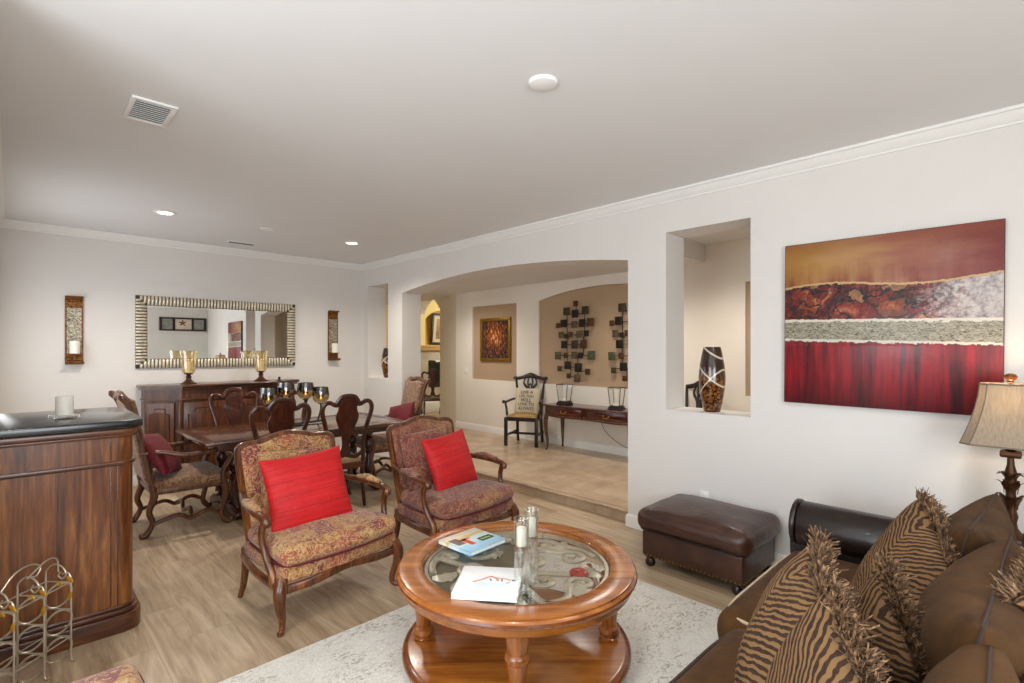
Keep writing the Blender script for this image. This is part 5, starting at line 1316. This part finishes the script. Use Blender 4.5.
# ------------------------------------------------------------------ hall furniture
def make_hall_chair(label, loc, rotz):
    t = thing('carver_chair', label, 'chair', loc, rotz, 'dark carver chairs in the hall')
    for sx in (-1, 1):
        bm = bmn(); box2(bm, sx * .25 - .024, sx * .25 + .024, -.244, -.196, 0, .44, .004); obj('leg', bm, 'ebony', t)
        bm = bmn(); tube(bm, [(sx * .21, .26, 0), (sx * .205, .215, .25), (sx * .20, .21, .45), (sx * .215, .245, .75), (sx * .245, .275, 1.02)], [.02, .022, .022, .019, .017], 8, smooth=4, sq=.6); obj('back_post', bm, 'ebony', t)
        bm = bmn(); tube(bm, [(sx * .215, .235, .70), (sx * .25, .10, .70), (sx * .285, -.10, .675), (sx * .30, -.19, .685), (sx * .30, -.215, .67)], [.016, .018, .02, .026, .018], 8, smooth=5); tube(bm, [(sx * .29, -.14, .67), (sx * .285, -.10, .58), (sx * .265, -.13, .50), (sx * .255, -.12, .42)], [.016, .018, .02, .018], 8, smooth=5); obj('arm', bm, 'ebony', t)
        bm = bmn(); box2(bm, sx * .235 - .01, sx * .235 + .01, -.2, .22, .15, .185); obj('stretcher', bm, 'ebony', t)
    bm = bmn(); box2(bm, -.24, .24, .0, .02, .15, .185); obj('stretcher', bm, 'ebony', t)
    bm = bmn(); tube(bm, [(-.25, -.22, .42), (.25, -.22, .42), (.205, .21, .42), (-.205, .21, .42)], (.032, .018), 8, up=(0, 0, 1), closed=True, sq=.5); obj('seat_rail', bm, 'ebony', t)
    bm = bmn(); softbox(bm, (0, -.005, .455), (.49, .43, .04), .018, top=.012, n=6, warp=lambda p: Vector((p.x * (1 - .17 * (p.y + .2) / .4), p.y, p.z))); obj('seat', bm, 'rush', t, label='tan drop-in seat')
    bk = frame((0, .212, .45), (1, 0, 0), (0, .11, .99)); up = bk.to_3x3() @ Vector((0, 0, 1))
    bm = bmn(); tube(bm, [bk @ Vector((x, y, 0)) for x, y in ((-.29, .575), (-.265, .60), (-.22, .585), (-.12, .605), (0, .635), (.12, .605), (.22, .585), (.265, .60), (.29, .575))], [(.015, .022)] * 2 + [(.016, .03)] * 2 + [(.017, .05)] + [(.016, .03)] * 2 + [(.015, .022)] * 2, 8, up=up, smooth=4); obj('crest_rail', bm, 'ebony', t)
    bm = bmn()
    for x0, x1, x2 in ((-.05, -.045, -.11), (-.018, -.014, -.04), (.018, .014, .04), (.05, .045, .11)): tube(bm, [bk @ Vector((x, y, 0)) for x, y in ((x0, .0), (x1 * 1.3, .16), (x1 * .8, .32), (x1 * 1.2, .42), (x2, .50), (x2 * .8, .60))], (.009, .016), 8, up=up, smooth=4)
    tube(bm, [bk @ Vector((x, y, 0)) for x, y in ((-.10, .5), (-.04, .44), (0, .5), (.04, .44), (.10, .5))], (.009, .013), 8, up=up, smooth=5); tube(bm, [bk @ Vector((x, .02, 0)) for x in (-.2, .2)], (.012, .022), 8, up=up)
    obj('pierced_splat', bm, 'ebony', t)
    return t
hc = make_hall_chair('dark carver chair with lettered linen pillow in the hall, left of the console', (5.86, 5.66, ZT), -64)
dup(hc, (5.86, 2.98, ZT), -112, 'dark carver chair in the hall right of the console, glimpsed through the niche')
Gh = ((5.86, 5.66, ZT), -64)
m = frame(on(*Gh, (0, .10, .68)), dirz(-64, (1, 0, 0)), dirz(-64, (0, .22, .97)))
lpw = thing('lettered_pillow', 'square natural linen pillow with black lettering on the hall chair', 'pillow', mat=m)
bm = bmn(); pillow(bm, .42, .42, .12, seed=9); obj('cover', bm, 'linen', lpw, sharp=80)
for i, (w_, s_) in enumerate((('LIVE A', .075), ('LIFE YOU', .06), ('WILL', .08), ('LOVE TO', .066), ('ALWAYS', .066))):
    o = text_part('lettering', w_, s_, 'ink', lpw, T(0, .13 - i * .065, 0), .0008, xs=1.0)
    for v in o.data.vertices:
        f = (max(0, 1 - (v.co.x / .205) ** 2) ** .42) * (max(0, 1 - (v.co.y / .205) ** 2) ** .42); v.co.z += .0655 * f + .003
ht = thing('console_table', 'cherry wood console table with cabriole legs and brass pulls in the hall', 'console table', (5.93, 4.38, ZT), -90)
bm = bmn(); box2(bm, -.78, .78, -.23, .22, .665, .685, .006); obj('top', bm, 'redwood', ht)
bm = bmn(); box2(bm, -.74, .74, -.20, .20, .53, .665, .004); obj('case', bm, 'redwood', ht)
bm = bmn(); tube(bm, [(-.74, -.205, .535), (-.5, -.205, .52), (0, -.205, .53), (.5, -.205, .52), (.74, -.205, .535)], (.016, .01), 8, up=(0, 0, 1), smooth=5); obj('apron_moulding', bm, 'redwood', ht)
for xc in (-.37, .37):
    bm = bmn(); box2(bm, xc - .32, xc + .32, -.212, -.198, .55, .65, .004); dr = obj('drawer', bm, 'redwood', ht)
    bm = bmn(); tube(bm, [(xc - .045, -.216, .605), (xc - .04, -.232, .588), (xc, -.238, .578), (xc + .04, -.232, .588), (xc + .045, -.216, .605)], .005, 8, smooth=4)
    for s_ in (-.045, .045): lathe(bm, [(0, -.224), (.012, -.222), (.016, -.213), (0, -.213)], 12, (xc + s_, 0, .607), 'Y')
    obj('drawer_pull', bm, 'brass', dr)
for sx in (-1, 1):
    for sy in (-1, 1):
        bm = bmn(); cabriole(bm, sx * .715, sy * .18, .56, sx * .6, sy * .6, .03, .014); obj('leg', bm, 'redwood', ht)
def lantern(label, y):
    t = thing('candle_lantern', label, 'lantern', (5.92, y, ZT + .685), 12, 'glass candle lanterns on the console')
    bm = bmn(); box2(bm, -.095, .095, -.095, .095, 0, .02, .004); box2(bm, -.085, .085, -.085, .085, .02, .045, .004); obj('base', bm, 'iron', t)
    bm = bmn()
    for sx in (-1, 1):
        for sy in (-1, 1): tube(bm, [(sx * .065, sy * .065, .045), (sx * .09, sy * .09, .30)], .005, 6)
    for z, r in ((.05, .066), (.30, .09)): tube(bm, [(-r, -r, z), (r, -r, z), (r, r, z), (-r, r, z)], .005, 6, closed=True, up=(0, 0, 1))
    obj('iron_frame', bm, 'iron', t)
    bm = bmn(); v0 = [bm.verts.new((a * .062, b * .062, .048)) for a, b in ((-1, -1), (1, -1), (1, 1), (-1, 1))]; v1 = [bm.verts.new((a * .087, b * .087, .298)) for a, b in ((-1, -1), (1, -1), (1, 1), (-1, 1))]
    for i in range(4): bm.faces.new((v0[i], v0[(i + 1) % 4], v1[(i + 1) % 4], v1[i]))
    obj('glass_panes', bm, 'glass', t, sharp=10)
    bm = bmn(); lathe(bm, [(0, .045), (.045, .045), (.05, .06), (.03, .10), (.03, .12), (.04, .125), (0, .125)], 18); lathe(bm, [(0, .125), (.034, .125), (.035, .26), (0, .258)], 18); obj('candle', bm, 'wax', t)
    return t
lantern('glass candle lantern on the left end of the hall console', 4.90); lantern('glass candle lantern on the right end of the hall console, at the wall edge', 3.98)
bm = bmn(); tube(bm, [(6.19, 4.45, .6), (6.12, 4.3, .42), (6.14, 4.05, .26), (6.15, 3.85, .21), (6.17, 3.8, .12), (6.15, 3.7, .105)], .004, 6, smooth=6); tag(obj('extension_cord', bm, 'iron'), 'thin dark cord trailing down the wall under the hall console', 'cord')
WH = lambda y, z, x=XH + .036: frame((x, y, z), (0, -1, 0), (0, 0, 1))
t = thing('framed_picture', 'gold framed night street picture in the square niche on the hall wall', 'picture', mat=WH(6.76, 1.785))
bm = bmn(); W = .40
for x0, x1, y0, y1 in ((-W, W, W - .06, W), (-W, W, -W, -W + .06), (-W, -W + .06, -W + .06, W - .06), (W - .06, W, -W + .06, W - .06)): box2(bm, x0, x1, y0 * .98, y1 * .98, .002, .035, .008)
obj('frame', bm, 'gold', t); bm = bmn(); box2(bm, -W + .05, W - .05, -W + .06, W - .06, .004, .02); obj('print', bm, 'city', t)
t = thing('light_switch', 'white light switch on the hall wall left of the square niche', 'switch', mat=frame((XH, 7.56, 1.2), (0, -1, 0), (0, 0, 1)))
bm = bmn(); box2(bm, -.035, .035, -.057, .057, 0, .006, .003); obj('cover_plate', bm, 'whiteplastic', t); bm = bmn(); box2(bm, -.012, .012, -.03, .03, .006, .01, .002); obj('rocker', bm, 'whiteplastic', t)
# wall sculptures of joined metal squares: (x, y, size, colour)
SQ = [(-.02, .55, .07, 2), (-.17, .43, .1, 1), (0, .38, .1, 0), (.15, .43, .1, 1), (-.33, .20, .065, 2), (-.21, .23, .1, 0), (-.045, .205, .09, 4), (.115, .225, .1, 0), (.27, .23, .105, 2),
      (-.285, .04, .085, 4), (-.175, .015, .06, 0), (-.08, .04, .07, 2), (.045, .045, .09, 4), (.185, .055, .075, 0), (-.195, -.125, .1, 0), (-.035, -.125, .105, 1), (.135, -.12, .105, 2),
      (-.315, -.31, .1, 3), (-.195, -.305, .07, 2), (-.03, -.30, .09, 4), (.10, -.305, .075, 0), (.255, -.30, .11, 3), (-.30, -.53, .07, 1), (-.135, -.47, .1, 0), (.03, -.505, .11, 0), (.205, -.565, .075, 1), (-.115, -.645, .065, 2), (.01, -.68, .095, 4)]
def sculpture(label, yc):
    t = thing('metal_wall_sculpture', label, 'wall sculpture', mat=WH(yc, 1.78), group='metal square wall sculptures')
    for k, (x, y, s_, c) in enumerate(SQ):
        bm = bmn(); z = .05 + .02 * (k % 3); box2(bm, x * 1.08 - s_ * .60, x * 1.08 + s_ * .60, y * .93 + .02 - s_ * .6, y * .93 + .02 + s_ * .6, z, z + .008, .002); obj('metal_square', bm, PATINA[c], t)
    bm = bmn()
    for y, x0, x1 in ((.38, -.17, .15), (.215, -.33, .27), (.035, -.285, .185), (-.125, -.195, .135), (-.305, -.315, .255), (-.50, -.30, .03), (-.565, .03, .205), (-.66, -.115, .01)): tube(bm, [(x0 * 1.08, y * .93 + .02, .042), (x1 * 1.08, y * .93 + .02, .042)], .006, 6)
    for x, y0, y1 in ((-.02, .38, .55), (-.185, -.5, .43), (.13, .0, .43), (.11, -.3, .0), (.01, -.68, -.3), (-.115, -.65, -.47)): tube(bm, [(x * 1.08, y0 * .93 + .02, .038), (x * 1.08, y1 * .93 + .02, .038)], .006, 6)
    for x in (-.185, .11): tube(bm, [(x, .0, 0), (x, .0, .04)], .006, 6)
    obj('rods', bm, 'iron', t)
    return t
sculpture('metal wall sculpture of joined patina squares above the left part of the hall console', 4.88); sculpture('metal wall sculpture of joined patina squares partly cut off by the arch edge', 3.87)
# far family room things
t = thing('framed_picture', 'black framed picture in the arched niche over the far fireplace', 'picture', mat=frame((8.36, YFM + .12, 2.22), (1, 0, 0), (0, -.12, 1)) )
t.location = (8.36, YFM + .02, 2.17)
bm = bmn()
for x0, x1, y0, y1 in ((-.36, .36, .36, .42), (-.36, .36, -.42, -.36), (-.36, -.30, -.36, .36), (.30, .36, -.36, .36)): box2(bm, x0, x1, y0, y1, 0, .03, .004)
obj('frame', bm, 'black', t); bm = bmn(); box2(bm, -.30, .30, -.36, .36, .002, .012); obj('mat_board', bm, 'linen', t); bm = bmn(); box2(bm, -.2, .2, -.27, .27, .012, .014); obj('print', bm, hammered('brown_sketch_print', '#3a2d20', '#a0845e'), t)
dup(c0, (7.22, 10.1, -.004), 150, 'dark chair in the far family room, seen through the arch past the table end')
